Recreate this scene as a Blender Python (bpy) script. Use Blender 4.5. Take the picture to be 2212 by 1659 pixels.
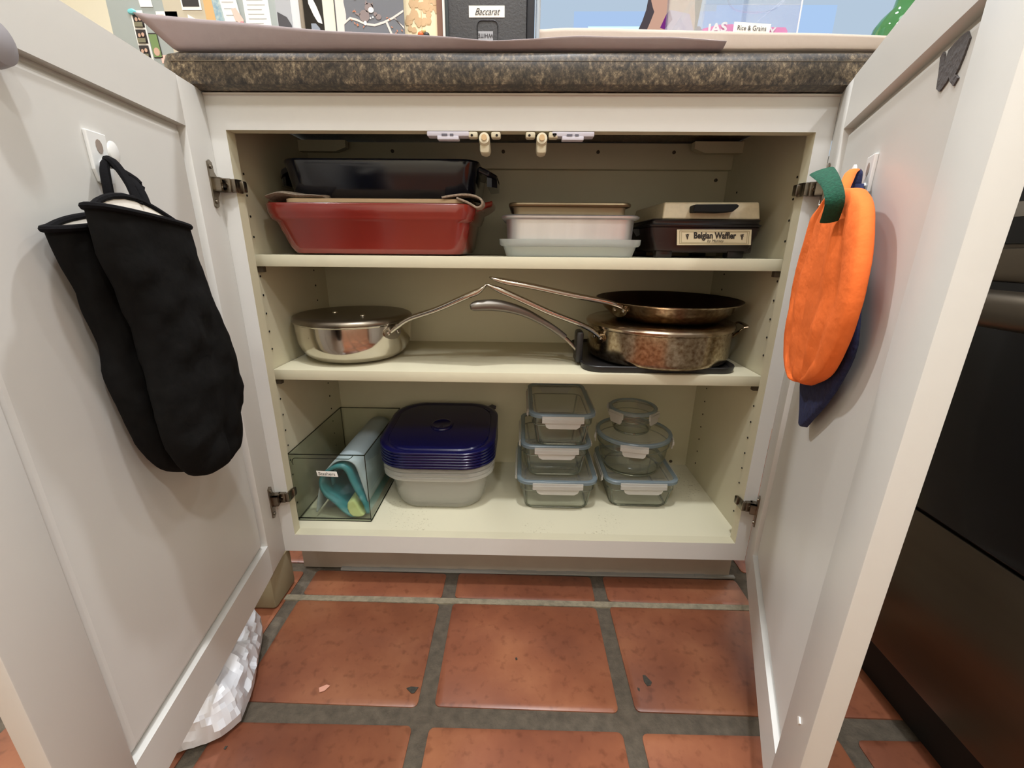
import bpy, bmesh, math, random
import numpy as np
from mathutils import Vector, Matrix, noise
for o in list(bpy.data.objects): bpy.data.objects.remove(o)
random.seed(7)
PI = math.pi
SC = bpy.context.scene
COL = SC.collection

# ------------------------------------------------------------------ camera
cam_d = bpy.data.cameras.new('camera'); cam = bpy.data.objects.new('camera', cam_d); COL.objects.link(cam)
cam.location = (0.0085, -0.6982, 0.6643)
cam.rotation_euler = (math.radians(72.359), math.radians(-0.474), math.radians(1.215))
cam_d.sensor_fit = 'HORIZONTAL'; cam_d.sensor_width = 36.0; cam_d.lens = 929.5 / 2212 * 36.0
cam_d.clip_start = 0.01; cam_d.clip_end = 50
SC.camera = cam

# ------------------------------------------------------------------ world, lights, exposure
w = bpy.data.worlds.new('world'); SC.world = w; w.use_nodes = True
w.node_tree.nodes['Background'].inputs[0].default_value = (0.9, 0.93, 1.0, 1); w.node_tree.nodes['Background'].inputs[1].default_value = 0.3
SC.view_settings.view_transform = 'Standard'; SC.view_settings.look = 'None'
SC.view_settings.exposure = 0.0; SC.view_settings.gamma = 1.0; SC.view_settings.use_curve_mapping = False

def disc_light(name, loc, size, power, col):
    d = bpy.data.lights.new(name, 'AREA'); d.shape = 'DISK'; d.size = size; d.energy = power; d.color = col
    o = bpy.data.objects.new(name, d); COL.objects.link(o); o.location = loc; return o
NEU = (0.97, 1.0, 1.03)
disc_light('downlight', (0.05, -0.56, 2.42), 0.11, 24, NEU)
disc_light('downlight', (-0.15, -1.75, 2.42), 0.20, 12, NEU)
disc_light('downlight', (0.95, -1.55, 2.42), 0.16, 17, NEU)
disc_light('downlight', (-1.25, -0.85, 2.42), 0.13, 8, NEU)
disc_light('downlight', (1.25, -0.85, 2.42), 0.13, 4, NEU)
disc_light('downlight', (0.25, 0.50, 2.42), 0.13, 20, NEU)
disc_light('downlight', (-1.1, 0.30, 2.42), 0.13, 27, NEU)
disc_light('downlight', (1.3, 0.40, 2.42), 0.13, 5, NEU)
disc_light('ceiling_fill', (-0.1, -0.9, 2.43), 1.2, 13, NEU)  # added soft overhead fill for the ambient level, not a known fixture

# ------------------------------------------------------------------ geometry helpers
def sstep(a, b, x):
    t = min(1, max(0, (x - a) / (b - a))); return t * t * (3 - 2 * t)

def mk(name, verts, faces, mat, parent=None, smooth=False, loc=None, mats=None, fm=None, autos=None):
    me = bpy.data.meshes.new(name)
    V = [Vector(v) for v in verts]
    ploc = parent_world(parent)
    if loc is None:
        if parent is None and V:
            loc = Vector((sum(v.x for v in V) / len(V), sum(v.y for v in V) / len(V), min(v.z for v in V)))
        else: loc = ploc
    loc = Vector(loc)
    me.from_pydata([tuple(v - loc) for v in V], [], faces); me.update()
    o = bpy.data.objects.new(name, me); COL.objects.link(o)
    if mats:
        for m_ in mats: me.materials.append(m_)
        for p, k in zip(me.polygons, fm): p.material_index = k
    elif mat: me.materials.append(mat)
    bm = bmesh.new(); bm.from_mesh(me); bmesh.ops.recalc_face_normals(bm, faces=bm.faces); bm.to_mesh(me); bm.free()
    if smooth or autos:
        for p in me.polygons: p.use_smooth = True
        ang = autos or 40
        if ang < 170:
            bm = bmesh.new(); bm.from_mesh(me)
            for e in bm.edges:
                if len(e.link_faces) == 2 and e.calc_face_angle(0) > math.radians(ang): e.smooth = False
            bm.to_mesh(me); bm.free()
    o.location = loc - ploc
    if parent is not None: o.parent = parent
    return o

_W = {}
def parent_world(p):
    v = Vector((0, 0, 0))
    while p is not None: v = v + p.location; p = p.parent
    return v

def tag(o, label=None, cat=None, group=None, kind=None):
    if label: o['label'] = label
    if cat: o['category'] = cat
    if group: o['group'] = group
    if kind: o['kind'] = kind
    return o
def thing(name, loc, label, cat, group=None):
    o = bpy.data.objects.new(name, None); o.empty_display_size = 0.02; COL.objects.link(o); o.location = loc
    return tag(o, label, cat, group)
def struct(o): o['kind'] = 'structure'; return o

class MB:
    def __init__(s): s.v = []; s.f = []; s.m = []
    def add(s, v, f, k=0):
        n = len(s.v); s.v += [tuple(x) for x in v]; s.f += [tuple(i + n for i in q) for q in f]; s.m += [k] * len(f); return s
    def box(s, a, b, k=0, T=None, bev=0):
        v, f = boxvf(a, b, bev)
        if T: v = [T(*p) for p in v]
        return s.add(v, f, k)
    def build(s, name, mat, parent=None, **kw):
        if isinstance(mat, (list, tuple)): return mk(name, s.v, s.f, None, parent, mats=list(mat), fm=s.m, **kw)
        return mk(name, s.v, s.f, mat, parent, **kw)

def boxvf(a, b, bev=0, seg=2):
    bm = bmesh.new(); bmesh.ops.create_cube(bm, size=1)
    for v in bm.verts:
        v.co = Vector([(a[i] + b[i]) / 2 + v.co[i] * abs(b[i] - a[i]) for i in range(3)])
    if bev: bmesh.ops.bevel(bm, geom=list(bm.edges), offset=bev, segments=seg, affect='EDGES', profile=0.5)
    bm.verts.index_update()
    v = [tuple(x.co) for x in bm.verts]; f = [tuple(q.index for q in p.verts) for p in bm.faces]; bm.free(); return v, f
def box(name, a, b, mat, parent=None, bev=0, T=None, **kw):
    v, f = boxvf(a, b, bev)
    if T: v = [T(*p) for p in v]
    return mk(name, v, f, mat, parent, smooth=bev > 0, **kw)

def rings(rows, closed=True, cap0=True, cap1=True):
    n = len(rows[0]); v = [p for r in rows for p in r]; f = []
    for i in range(len(rows) - 1):
        for j in range(n if closed else n - 1):
            k = (j + 1) % n; f.append((i * n + j, i * n + k, (i + 1) * n + k, (i + 1) * n + j))
    if cap0: f.append(tuple(range(n))[::-1])
    if cap1: f.append(tuple(range((len(rows) - 1) * n, len(rows) * n)))
    return v, f
def rrect(hx, hy, r, n=5):
    r = min(r, hx, hy); out = []
    for cx, cy, a0 in ((hx - r, hy - r, 0), (-hx + r, hy - r, 90), (-hx + r, -hy + r, 180), (hx - r, -hy + r, 270)):
        for i in range(n + 1):
            a = math.radians(a0 + 90 * i / n); out.append((cx + r * math.cos(a), cy + r * math.sin(a)))
    return out
def rloft(c, prof, n=5, rot=0, cap0=True, cap1=True):   # prof rows (hx, hy, r, z)
    rows = []; ca, sa = math.cos(rot), math.sin(rot)
    for hx, hy, r, z in prof:
        rows.append([(c[0] + x * ca - y * sa, c[1] + x * sa + y * ca, z) for x, y in rrect(hx, hy, r, n)])
    return rings(rows, cap0=cap0, cap1=cap1)
def lathe(c, prof, n=48, cap0=True, cap1=True, T=None):     # prof rows (r, z)
    rows = [[(c[0] + r * math.cos(2 * PI * i / n), c[1] + r * math.sin(2 * PI * i / n), z) for i in range(n)] for r, z in prof]
    if T: rows = [[T(*p) for p in r] for r in rows]
    return rings(rows, cap0=cap0, cap1=cap1)
def tubevf(path, rad, n=10, up=(0, 0, 1), cap=True):   # rad: number, (a,b) or list of those
    P = [Vector(p) for p in path]; rows = []; up = Vector(up)
    for i, p in enumerate(P):
        t = (P[min(i + 1, len(P) - 1)] - P[max(i - 1, 0)]).normalized()
        s = t.cross(up)
        if s.length < 1e-4: s = t.cross(Vector((1, 0, 0.01)))
        s.normalize(); u = s.cross(t).normalized()
        r = rad[i] if isinstance(rad, list) else rad
        a, b = r if isinstance(r, tuple) else (r, r)
        rows.append([tuple(p + s * (a * math.cos(2 * PI * j / n)) + u * (b * math.sin(2 * PI * j / n))) for j in range(n)])
    return rings(rows, cap0=cap, cap1=cap)
def tube(name, path, rad, mat, parent=None, n=10, **kw):
    v, f = tubevf(path, rad, n); return mk(name, v, f, mat, parent, smooth=True, **kw)
def interp(pts, m):
    A = np.array(pts, float); d = np.r_[0, np.cumsum(np.linalg.norm(np.diff(A, axis=0), axis=1))]; n = len(A)
    out = []
    for t in np.linspace(0, d[-1], m):
        i = int(min(max(np.searchsorted(d, t) - 1, 0), n - 2)); u = (t - d[i]) / (d[i + 1] - d[i])
        p0, p1, p2, p3 = A[max(i - 1, 0)], A[i], A[i + 1], A[min(i + 2, n - 1)]
        out.append(0.5 * ((2 * p1) + (-p0 + p2) * u + (2 * p0 - 5 * p1 + 4 * p2 - p3) * u * u + (-p0 + 3 * p1 - 3 * p2 + p3) * u ** 3))
    return [tuple(float(x) for x in q) for q in out]
def prism(pts, th, T):
    """flat outline pts (a,b) with thickness th -> T(a,b,t)"""
    n = len(pts); v = [T(a, b, 0) for a, b in pts] + [T(a, b, th) for a, b in pts]
    f = [tuple(range(n))[::-1], tuple(range(n, 2 * n))] + [(i, (i + 1) % n, n + (i + 1) % n, n + i) for i in range(n)]
    return v, f
def text(name, s, size, T, mat, parent, shear=0, bold=0, xs=1.0, flip=False, align='CENTER', depth=0.0004):
    cu = bpy.data.curves.new(name, 'FONT'); cu.body = s; cu.size = size; cu.shear = shear; cu.offset = bold
    cu.align_x = align; cu.align_y = 'CENTER'; cu.resolution_u = 3; cu.extrude = 0
    ob = bpy.data.objects.new(name, cu); COL.objects.link(ob)
    dg = bpy.context.evaluated_depsgraph_get(); me = ob.evaluated_get(dg).to_mesh()
    sg = -1 if flip else 1
    V = [(v.co.x * xs * sg, v.co.y * sg) for v in me.vertices]; F = [tuple(p.vertices) for p in me.polygons]
    ob.evaluated_get(dg).to_mesh_clear(); bpy.data.objects.remove(ob); bpy.data.curves.remove(cu)
    return mk(name, [T(a, b, depth) for a, b in V], F, mat, parent)

# ------------------------------------------------------------------ materials
def srgb(r, g, b):
    f = lambda c: (c / 255 / 12.92) if c / 255 <= 0.04045 else ((c / 255 + 0.055) / 1.055) ** 2.4
    return (f(r), f(g), f(b), 1)
def mat(name, col, rough=0.5, metal=0, noise_s=0, noise_a=0, bump=0, bump_s=200, spec=0.5, coat=0, sheen=0, emit=None, trans=0, dark=None, stretch=(1, 1, 1), alpha=1, hue=0):
    m = bpy.data.materials.new(name); m.use_nodes = True; nt = m.node_tree; N = nt.nodes; L = nt.links
    b = N['Principled BSDF']; b.inputs['Base Color'].default_value = col; b.inputs['Roughness'].default_value = rough
    b.inputs['Metallic'].default_value = metal; b.inputs['Specular IOR Level'].default_value = spec
    if coat: b.inputs['Coat Weight'].default_value = coat; b.inputs['Coat Roughness'].default_value = 0.12
    if sheen: b.inputs['Sheen Weight'].default_value = sheen
    if trans: b.inputs['Transmission Weight'].default_value = trans
    if emit: b.inputs['Emission Color'].default_value = col; b.inputs['Emission Strength'].default_value = emit
    tc = N.new('ShaderNodeTexCoord'); mp = N.new('ShaderNodeMapping'); mp.inputs['Scale'].default_value = stretch; L.new(tc.outputs['Object'], mp.inputs[0])
    if noise_s:
        nz = N.new('ShaderNodeTexNoise'); nz.inputs['Scale'].default_value = noise_s; nz.inputs['Detail'].default_value = 6; L.new(mp.outputs[0], nz.inputs[0])
        cr = N.new('ShaderNodeValToRGB'); cr.color_ramp.elements[0].position = 0.3; cr.color_ramp.elements[1].position = 0.7
        d = dark or tuple(c * (1 - noise_a) for c in col[:3]) + (1,)
        cr.color_ramp.elements[0].color = d; cr.color_ramp.elements[1].color = col
        L.new(nz.outputs[0], cr.inputs[0]); L.new(cr.outputs[0], b.inputs['Base Color'])
    if bump:
        nb = N.new('ShaderNodeTexNoise'); nb.inputs['Scale'].default_value = bump_s; nb.inputs['Detail'].default_value = 4; L.new(mp.outputs[0], nb.inputs[0])
        bp = N.new('ShaderNodeBump'); bp.inputs['Strength'].default_value = bump; bp.inputs['Distance'].default_value = 0.002; L.new(nb.outputs[0], bp.inputs['Height']); L.new(bp.outputs[0], b.inputs['Normal'])
    return m
def thin(name, col, edge, gloss=0.08, rough=0.03, diff=0, dcol=(1, 1, 1, 1), blend=0.35):
    """thin clear sheet: tinted transparency that darkens at grazing angles, a gloss layer and an optional milky layer"""
    m = bpy.data.materials.new(name); m.use_nodes = True; nt = m.node_tree; N = nt.nodes; L = nt.links
    N.remove(N['Principled BSDF']); out = N['Material Output']
    lw = N.new('ShaderNodeLayerWeight'); lw.inputs[0].default_value = blend
    mx = N.new('ShaderNodeMixRGB'); mx.inputs[1].default_value = col; mx.inputs[2].default_value = edge; L.new(lw.outputs['Facing'], mx.inputs[0])
    tr = N.new('ShaderNodeBsdfTransparent'); L.new(mx.outputs[0], tr.inputs[0]); last = tr.outputs[0]
    if diff:
        df = N.new('ShaderNodeBsdfDiffuse'); df.inputs[0].default_value = dcol; tl = N.new('ShaderNodeBsdfTranslucent'); tl.inputs[0].default_value = dcol
        ma = N.new('ShaderNodeMixShader'); ma.inputs[0].default_value = 0.4; L.new(df.outputs[0], ma.inputs[1]); L.new(tl.outputs[0], ma.inputs[2])
        ms = N.new('ShaderNodeMixShader'); ms.inputs[0].default_value = diff; L.new(last, ms.inputs[1]); L.new(ma.outputs[0], ms.inputs[2]); last = ms.outputs[0]
    gl = N.new('ShaderNodeBsdfGlossy'); gl.inputs['Roughness'].default_value = rough; gl.inputs[0].default_value = (1, 1, 1, 1)
    l2 = N.new('ShaderNodeLayerWeight'); l2.inputs[0].default_value = 0.5
    fr = N.new('ShaderNodeMath'); fr.operation = 'POWER'; fr.inputs[1].default_value = 4.0; L.new(l2.outputs['Facing'], fr.inputs[0])
    mu = N.new('ShaderNodeMath'); mu.operation = 'MULTIPLY_ADD'; mu.inputs[1].default_value = 0.6; mu.inputs[2].default_value = 0.02 + gloss * 0.2; L.new(fr.outputs[0], mu.inputs[0])
    mg = N.new('ShaderNodeMixShader'); L.new(mu.outputs[0], mg.inputs[0]); L.new(last, mg.inputs[1]); L.new(gl.outputs[0], mg.inputs[2]); L.new(mg.outputs[0], out.inputs[0])
    return m

M_white = mat('painted_white', srgb(214, 212, 207), 0.42, noise_s=6, noise_a=0.03, bump=0.05, bump_s=60)
M_cream = mat('painted_cream', srgb(208, 201, 174), 0.5, noise_s=9, noise_a=0.06, bump=0.06, bump_s=70)
M_board = mat('raw_top', srgb(120, 105, 85), 0.8)
M_hole = mat('dark_hole', srgb(25, 20, 15), 0.9)
M_chrome = mat('worn_nickel', srgb(150, 140, 125), 0.28, 1, noise_s=60, noise_a=0.4)
M_steel = mat('polished_steel', srgb(205, 198, 186), 0.13, 1, noise_s=20, noise_a=0.12)
M_brushed = mat('brushed_steel', srgb(165, 155, 142), 0.30, 1, noise_s=12, noise_a=0.2)
M_aged = mat('aged_steel', srgb(186, 172, 148), 0.22, 1, noise_s=150, noise_a=0.4, dark=srgb(128, 104, 78))
M_panin = mat('seasoned_pan_inside', srgb(62, 42, 30), 0.4, 0.6, noise_s=25, noise_a=0.5)
M_iron = mat('black_nonstick', srgb(26, 24, 24), 0.42)
M_red = mat('red_enamel', srgb(138, 46, 38), 0.2, coat=0.6, noise_s=5, noise_a=0.25)
M_navy = mat('navy_enamel', srgb(13, 17, 30), 0.16, coat=0.35)
M_tan = mat('tan_board', srgb(196, 168, 132), 0.7)
M_cloth = mat('woven_cotton', srgb(186, 168, 150), 0.95, noise_s=260, noise_a=0.35, bump=0.9, bump_s=380)
M_alu = mat('dull_aluminium', srgb(222, 222, 224), 0.5, 1, noise_s=40, noise_a=0.1, stretch=(1, 1, 0.1))
M_bronze = mat('dark_bakeware', srgb(120, 104, 78), 0.4, 0.8)
M_bronze_in = mat('bakeware_side', srgb(150, 135, 108), 0.5, 0.5)
M_blackpl = mat('black_plastic', srgb(26, 22, 22), 0.3)
M_brownpl = mat('dark_brown_plastic', srgb(34, 22, 22), 0.3)
M_waff = mat('cream_enamel', srgb(208, 193, 160), 0.4, noise_s=140, noise_a=0.12)
M_paper = mat('paper_white', srgb(236, 232, 224), 0.8)
M_plate = mat('name_plate', srgb(214, 200, 168), 0.5)
M_ink = mat('ink', srgb(38, 32, 30), 0.7)
M_green_ink = mat('olive_ink', srgb(120, 112, 70), 0.7)
M_blue = mat('blue_plastic', srgb(9, 10, 58), 0.2, spec=0.5)
M_clearpl = thin('milky_plastic', (0.96, 0.96, 0.94, 1), (0.8, 0.8, 0.77, 1), 0.05, 0.15, 0.36, (0.86, 0.85, 0.80, 1))
M_tray = thin('frosted_plastic', (0.9, 0.93, 0.92, 1), (0.7, 0.74, 0.74, 1), 0.04, 0.2, 0.45, (0.78, 0.82, 0.80, 1))
M_glass = thin('food_glass', (0.96, 0.97, 0.945, 1), (0.55, 0.57, 0.50, 1), 0.15, 0.02, 0.04, (0.75, 0.8, 0.72, 1), blend=0.3)
M_rimglass = thin('thick_glass_edge', (0.62, 0.66, 0.56, 1), (0.16, 0.17, 0.13, 1), 0.3, 0.02, 0.15, (0.75, 0.8, 0.68, 1), 0.5)
M_lid = thin('clear_lid', (0.94, 0.94, 0.92, 1), (0.82, 0.83, 0.81, 1), 0.05, 0.2, 0.25, (0.70, 0.69, 0.64, 1))
M_seal = thin('blue_grey_seal', (0.8, 0.86, 0.9, 1), (0.6, 0.68, 0.74, 1), 0.05, 0.15, 0.55, srgb(158, 176, 188))
M_clip = thin('clip_plastic', (0.9, 0.9, 0.88, 1), (0.7, 0.7, 0.68, 1), 0.05, 0.15, 0.62, (0.84, 0.81, 0.76, 1))
M_acryl = thin('clear_acrylic', (0.975, 0.985, 0.97, 1), (0.84, 0.87, 0.82, 1), 0.08, 0.01, blend=0.25)
M_acryledge = thin('acrylic_edge', (0.30, 0.33, 0.28, 1), (0.1, 0.11, 0.09, 1), 0.1, 0.02)
M_bag_t = mat('teal_silicone', srgb(60, 135, 142), 0.45)
M_bag_g = mat('grey_silicone', srgb(158, 172, 176), 0.5)
M_bag_y = mat('lime_silicone', srgb(190, 204, 138), 0.5)
M_black = mat('black_quilt', srgb(20, 19, 18), 0.98, noise_s=90, noise_a=0.3, bump=1.0, bump_s=38, spec=0.12)
M_lining = mat('white_lining', srgb(222, 216, 206), 0.95, bump=0.5, bump_s=120)
M_loop = mat('black_binding', srgb(14, 13, 15), 0.95, bump=0.4, bump_s=300, spec=0.15)
M_orange = mat('orange_cotton', srgb(250, 122, 58), 0.9, noise_s=22, noise_a=0.16, bump=0.8, bump_s=55, spec=0.15)
M_felt = mat('green_felt', srgb(22, 84, 62), 0.95, noise_s=420, noise_a=0.5, bump=0.5, bump_s=500)
M_knit = mat('navy_knit', srgb(34, 42, 84), 0.95, noise_s=120, noise_a=0.4, bump=1.0, bump_s=170)
M_hook = mat('white_plastic', srgb(230, 230, 228), 0.35)
M_adh = mat('grey_adhesive_foam', srgb(88, 84, 84), 0.95, bump=0.8, bump_s=300)
M_latch = mat('ivory_plastic', srgb(214, 206, 180), 0.45)
M_felt2 = mat('tan_pad', srgb(196, 166, 124), 0.9)
M_lock = mat('lilac_white_plastic', srgb(205, 202, 214), 0.4)
M_lockd = mat('grey_slot', srgb(96, 94, 108), 0.5)
M_craft_shaded = mat('craft_paper', srgb(172, 160, 163), 0.85, noise_s=60, noise_a=0.05, bump=0.15, bump_s=160)  # greyed and darkened: shadow on the curled sheet put into its colour
M_bagw = mat('white_bag_plastic', srgb(222, 224, 230), 0.32, spec=0.6)
M_block = mat('cream_block', srgb(150, 138, 110), 0.6)
M_ss = mat('dark_stainless', srgb(124, 114, 100), 0.30, 1, noise_s=30, noise_a=0.1, stretch=(1, 0.05, 1))
M_ss2 = mat('bright_stainless', srgb(170, 164, 156), 0.2, 1)
M_bglass = mat('black_oven_glass', srgb(10, 9, 11), 0.12)
M_pvoid = mat('toe_black', srgb(10, 9, 9), 0.6)

def stained_cream():
    m = bpy.data.materials.new('worn_cream_floor'); m.use_nodes = True; nt = m.node_tree; N = nt.nodes; L = nt.links; b = N['Principled BSDF']
    b.inputs['Roughness'].default_value = 0.5; tc = N.new('ShaderNodeTexCoord')
    a = N.new('ShaderNodeTexNoise'); a.inputs['Scale'].default_value = 230; a.inputs['Detail'].default_value = 3; L.new(tc.outputs['Object'], a.inputs[0])
    c = N.new('ShaderNodeTexNoise'); c.inputs['Scale'].default_value = 9; c.inputs['Detail'].default_value = 2; L.new(tc.outputs['Object'], c.inputs[0])
    r1 = N.new('ShaderNodeValToRGB'); r1.color_ramp.elements[0].position = 0.60; r1.color_ramp.elements[1].position = 0.72; L.new(a.outputs[0], r1.inputs[0])
    r2 = N.new('ShaderNodeValToRGB'); r2.color_ramp.elements[0].position = 0.52; r2.color_ramp.elements[1].position = 0.66; L.new(c.outputs[0], r2.inputs[0])
    mu = N.new('ShaderNodeMath'); mu.operation = 'MULTIPLY'; L.new(r1.outputs[0], mu.inputs[0]); L.new(r2.outputs[0], mu.inputs[1])
    mx = N.new('ShaderNodeMixRGB'); mx.inputs[1].default_value = srgb(212, 206, 180); mx.inputs[2].default_value = srgb(150, 138, 108); L.new(mu.outputs[0], mx.inputs[0]); L.new(mx.outputs[0], b.inputs['Base Color'])
    return m

# granite-look laminate
def granite():
    m = bpy.data.materials.new('speckled_laminate'); m.use_nodes = True; nt = m.node_tree; N = nt.nodes; L = nt.links; b = N['Principled BSDF']
    b.inputs['Roughness'].default_value = 0.35
    tc = N.new('ShaderNodeTexCoord'); mp = N.new('ShaderNodeMapping'); mp.inputs['Rotation'].default_value = (0, 0.6, 0.3); mp.inputs['Scale'].default_value = (1.0, 1, 0.75); L.new(tc.outputs['Object'], mp.inputs[0])
    n1 = N.new('ShaderNodeTexNoise'); n1.inputs['Scale'].default_value = 170; n1.inputs['Detail'].default_value = 8; n1.inputs['Roughness'].default_value = 0.8; L.new(mp.outputs[0], n1.inputs[0])
    n2 = N.new('ShaderNodeTexNoise'); n2.inputs['Scale'].default_value = 24; n2.inputs['Detail'].default_value = 5; L.new(mp.outputs[0], n2.inputs[0])
    r1 = N.new('ShaderNodeValToRGB'); e = r1.color_ramp.elements; e[0].position = 0.38; e[0].color = srgb(24, 22, 21); e[1].position = 0.64; e[1].color = srgb(152, 138, 114)
    x = r1.color_ramp.elements.new(0.45); x.color = srgb(56, 48, 42); x = r1.color_ramp.elements.new(0.54); x.color = srgb(92, 80, 65)
    r2 = N.new('ShaderNodeValToRGB'); r2.color_ramp.elements[0].position = 0.40; r2.color_ramp.elements[0].color = (0.40, 0.38, 0.38, 1); r2.color_ramp.elements[1].position = 0.6; r2.color_ramp.elements[1].color = (1, 0.97, 0.92, 1)
    L.new(n1.outputs[0], r1.inputs[0]); L.new(n2.outputs[0], r2.inputs[0])
    mx = N.new('ShaderNodeMixRGB'); mx.blend_type = 'MULTIPLY'; mx.inputs[0].default_value = 0.9; L.new(r1.outputs[0], mx.inputs[1]); L.new(r2.outputs[0], mx.inputs[2]); L.new(mx.outputs[0], b.inputs['Base Color'])
    return m
M_granite = granite()
def terracotta():
    m = bpy.data.materials.new('glazed_terracotta'); m.use_nodes = True; nt = m.node_tree; N = nt.nodes; L = nt.links; b = N['Principled BSDF']
    tc = N.new('ShaderNodeTexCoord'); oi = N.new('ShaderNodeObjectInfo'); ad = N.new('ShaderNodeVectorMath'); ad.operation = 'ADD'
    sc = N.new('ShaderNodeVectorMath'); sc.operation = 'SCALE'; sc.inputs[3].default_value = 3.0; L.new(oi.outputs['Location'], sc.inputs[0])
    L.new(tc.outputs['Object'], ad.inputs[0]); L.new(sc.outputs[0], ad.inputs[1])
    n1 = N.new('ShaderNodeTexNoise'); n1.inputs['Scale'].default_value = 5; n1.inputs['Detail'].default_value = 6; n1.inputs['Roughness'].default_value = 0.55; L.new(ad.outputs[0], n1.inputs[0])
    n2 = N.new('ShaderNodeTexNoise'); n2.inputs['Scale'].default_value = 70; n2.inputs['Detail'].default_value = 6; L.new(ad.outputs[0], n2.inputs[0])
    r1 = N.new('ShaderNodeValToRGB'); e = r1.color_ramp.elements; e[0].position = 0.32; e[0].color = srgb(114, 66, 48); e[1].position = 0.72; e[1].color = srgb(164, 108, 76)
    x = e.new(0.5); x.color = srgb(136, 82, 58)
    r2 = N.new('ShaderNodeValToRGB'); r2.color_ramp.elements[0].position = 0.3; r2.color_ramp.elements[0].color = (0.66, 0.62, 0.6, 1); r2.color_ramp.elements[1].position = 0.45; r2.color_ramp.elements[1].color = (1, 1, 1, 1)
    L.new(n1.outputs[0], r1.inputs[0]); L.new(n2.outputs[0], r2.inputs[0])
    mx = N.new('ShaderNodeMixRGB'); mx.blend_type = 'MULTIPLY'; mx.inputs[0].default_value = 0.8; L.new(r1.outputs[0], mx.inputs[1]); L.new(r2.outputs[0], mx.inputs[2])
    hs = N.new('ShaderNodeHueSaturation'); mr = N.new('ShaderNodeMapRange'); mr.inputs[3].default_value = 0.82; mr.inputs[4].default_value = 1.12; L.new(oi.outputs['Random'], mr.inputs[0]); L.new(mr.outputs[0], hs.inputs['Value'])
    L.new(mx.outputs[0], hs.inputs['Color']); L.new(hs.outputs[0], b.inputs['Base Color'])
    b.inputs['Roughness'].default_value = 0.36; b.inputs['Specular IOR Level'].default_value = 0.5
    bp = N.new('ShaderNodeBump'); bp.inputs['Strength'].default_value = 0.25; bp.inputs['Distance'].default_value = 0.003; L.new(n1.outputs[0], bp.inputs['Height']); L.new(bp.outputs[0], b.inputs['Normal'])
    return m
M_tile = terracotta()
M_grout = mat('sanded_grout', srgb(96, 86, 73), 0.95, noise_s=70, noise_a=0.4, bump=0.8, bump_s=260)
M_wallw = mat('wall_cream', srgb(238, 230, 208), 0.85, noise_s=3, noise_a=0.02)
M_ceil = mat('ceiling_white', srgb(232, 230, 224), 0.9)

# ================================================================== ROOM SHELL
Xa, Xb, Ya, Yb, ZC = -2.3, 2.2, -2.4, 1.6, 2.46
floor = struct(box('floor', (Xa, Ya, -0.06), (Xb, Yb, -0.004), M_grout, loc=(0, 0, -0.06)))
struct(box('ceiling', (Xa, Ya, ZC), (Xb, Yb, ZC + 0.05), M_ceil))
struct(box('wall_back', (Xa, Yb, -0.06), (Xb, Yb + 0.06, ZC + 0.05), M_wallw))
struct(box('wall_front', (Xa, Ya - 0.06, -0.06), (Xb, Ya, ZC + 0.05), M_wallw))
struct(box('wall_left', (Xa - 0.06, Ya, -0.06), (Xa, Yb, ZC + 0.05), M_wallw))
struct(box('wall_right', (Xb, Ya, -0.06), (Xb + 0.06, Yb, ZC + 0.05), M_wallw))

# floor tiles: handmade, slightly pillowed, one object each
def tile_mesh(hx, hy, seed):
    rng = random.Random(seed); rows = []
    for z, ins in ((-0.008, 0.0), (-0.002, 0.0), (0.0, 0.004)):
        r = rrect(hx - ins, hy - ins, 0.008, 3)
        rr = random.Random(seed)
        ph = rr.random() * 6
        rows.append([(x + 0.0012 * math.sin(9 * y + ph), y + 0.0012 * math.sin(11 * x + ph), z) for x, y in r])
    v, f = rings(rows, cap0=False)
    me = bpy.data.meshes.new('tile'); me.from_pydata(v, [], f); me.update(); me.materials.append(M_tile)
    for p in me.polygons: p.use_smooth = True
    bm = bmesh.new(); bm.from_mesh(me)
    for e in bm.edges:
        if len(e.link_faces) == 2 and e.calc_face_angle(0) > math.radians(50): e.smooth = False
    bm.to_mesh(me); bm.free()
    return me
PT = 0.3052; GX = -0.1285; GY = -0.2425; GW = 0.026
full = [tile_mesh((PT - GW) / 2, (PT - GW) / 2, s) for s in range(4)]
cutA = tile_mesh((PT - GW) / 2, (0.2 - 0.002) / 2, 11); cutB = tile_mesh((PT - GW) / 2, 0.068 / 2, 12)
def put_tile(me, x, y):
    o = bpy.data.objects.new('tile', me); COL.objects.link(o); o.parent = floor; o.location = (x, y, 0.06 + random.uniform(-0.0004, 0.0006)); return o
for i in range(-6, 7):
    for j in range(-7, 6):
        cx = GX + (i + 0.5) * PT; cy = GY + (j + 0.5) * PT
        if not (Xa < cx < Xb and Ya < cy < Yb): continue
        if j == 0 and -2 < i < 4:      # the row along the cabinet was laid as a long piece and a thin strip
            put_tile(cutA, cx, GY + 0.015 + 0.100); put_tile(cutB, cx, -0.0155 + 0.034 + 0.001)
        else: put_tile(random.choice(full), cx, cy)
mb = MB(); mb.box((-0.452, -0.0285, -0.004), (1.2, -0.0155, -0.0006)); o = mb.build('grout_joint', mat('pale_grout', srgb(150, 140, 118), 0.95, noise_s=90, noise_a=0.35, bump=0.8, bump_s=300), floor)

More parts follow.
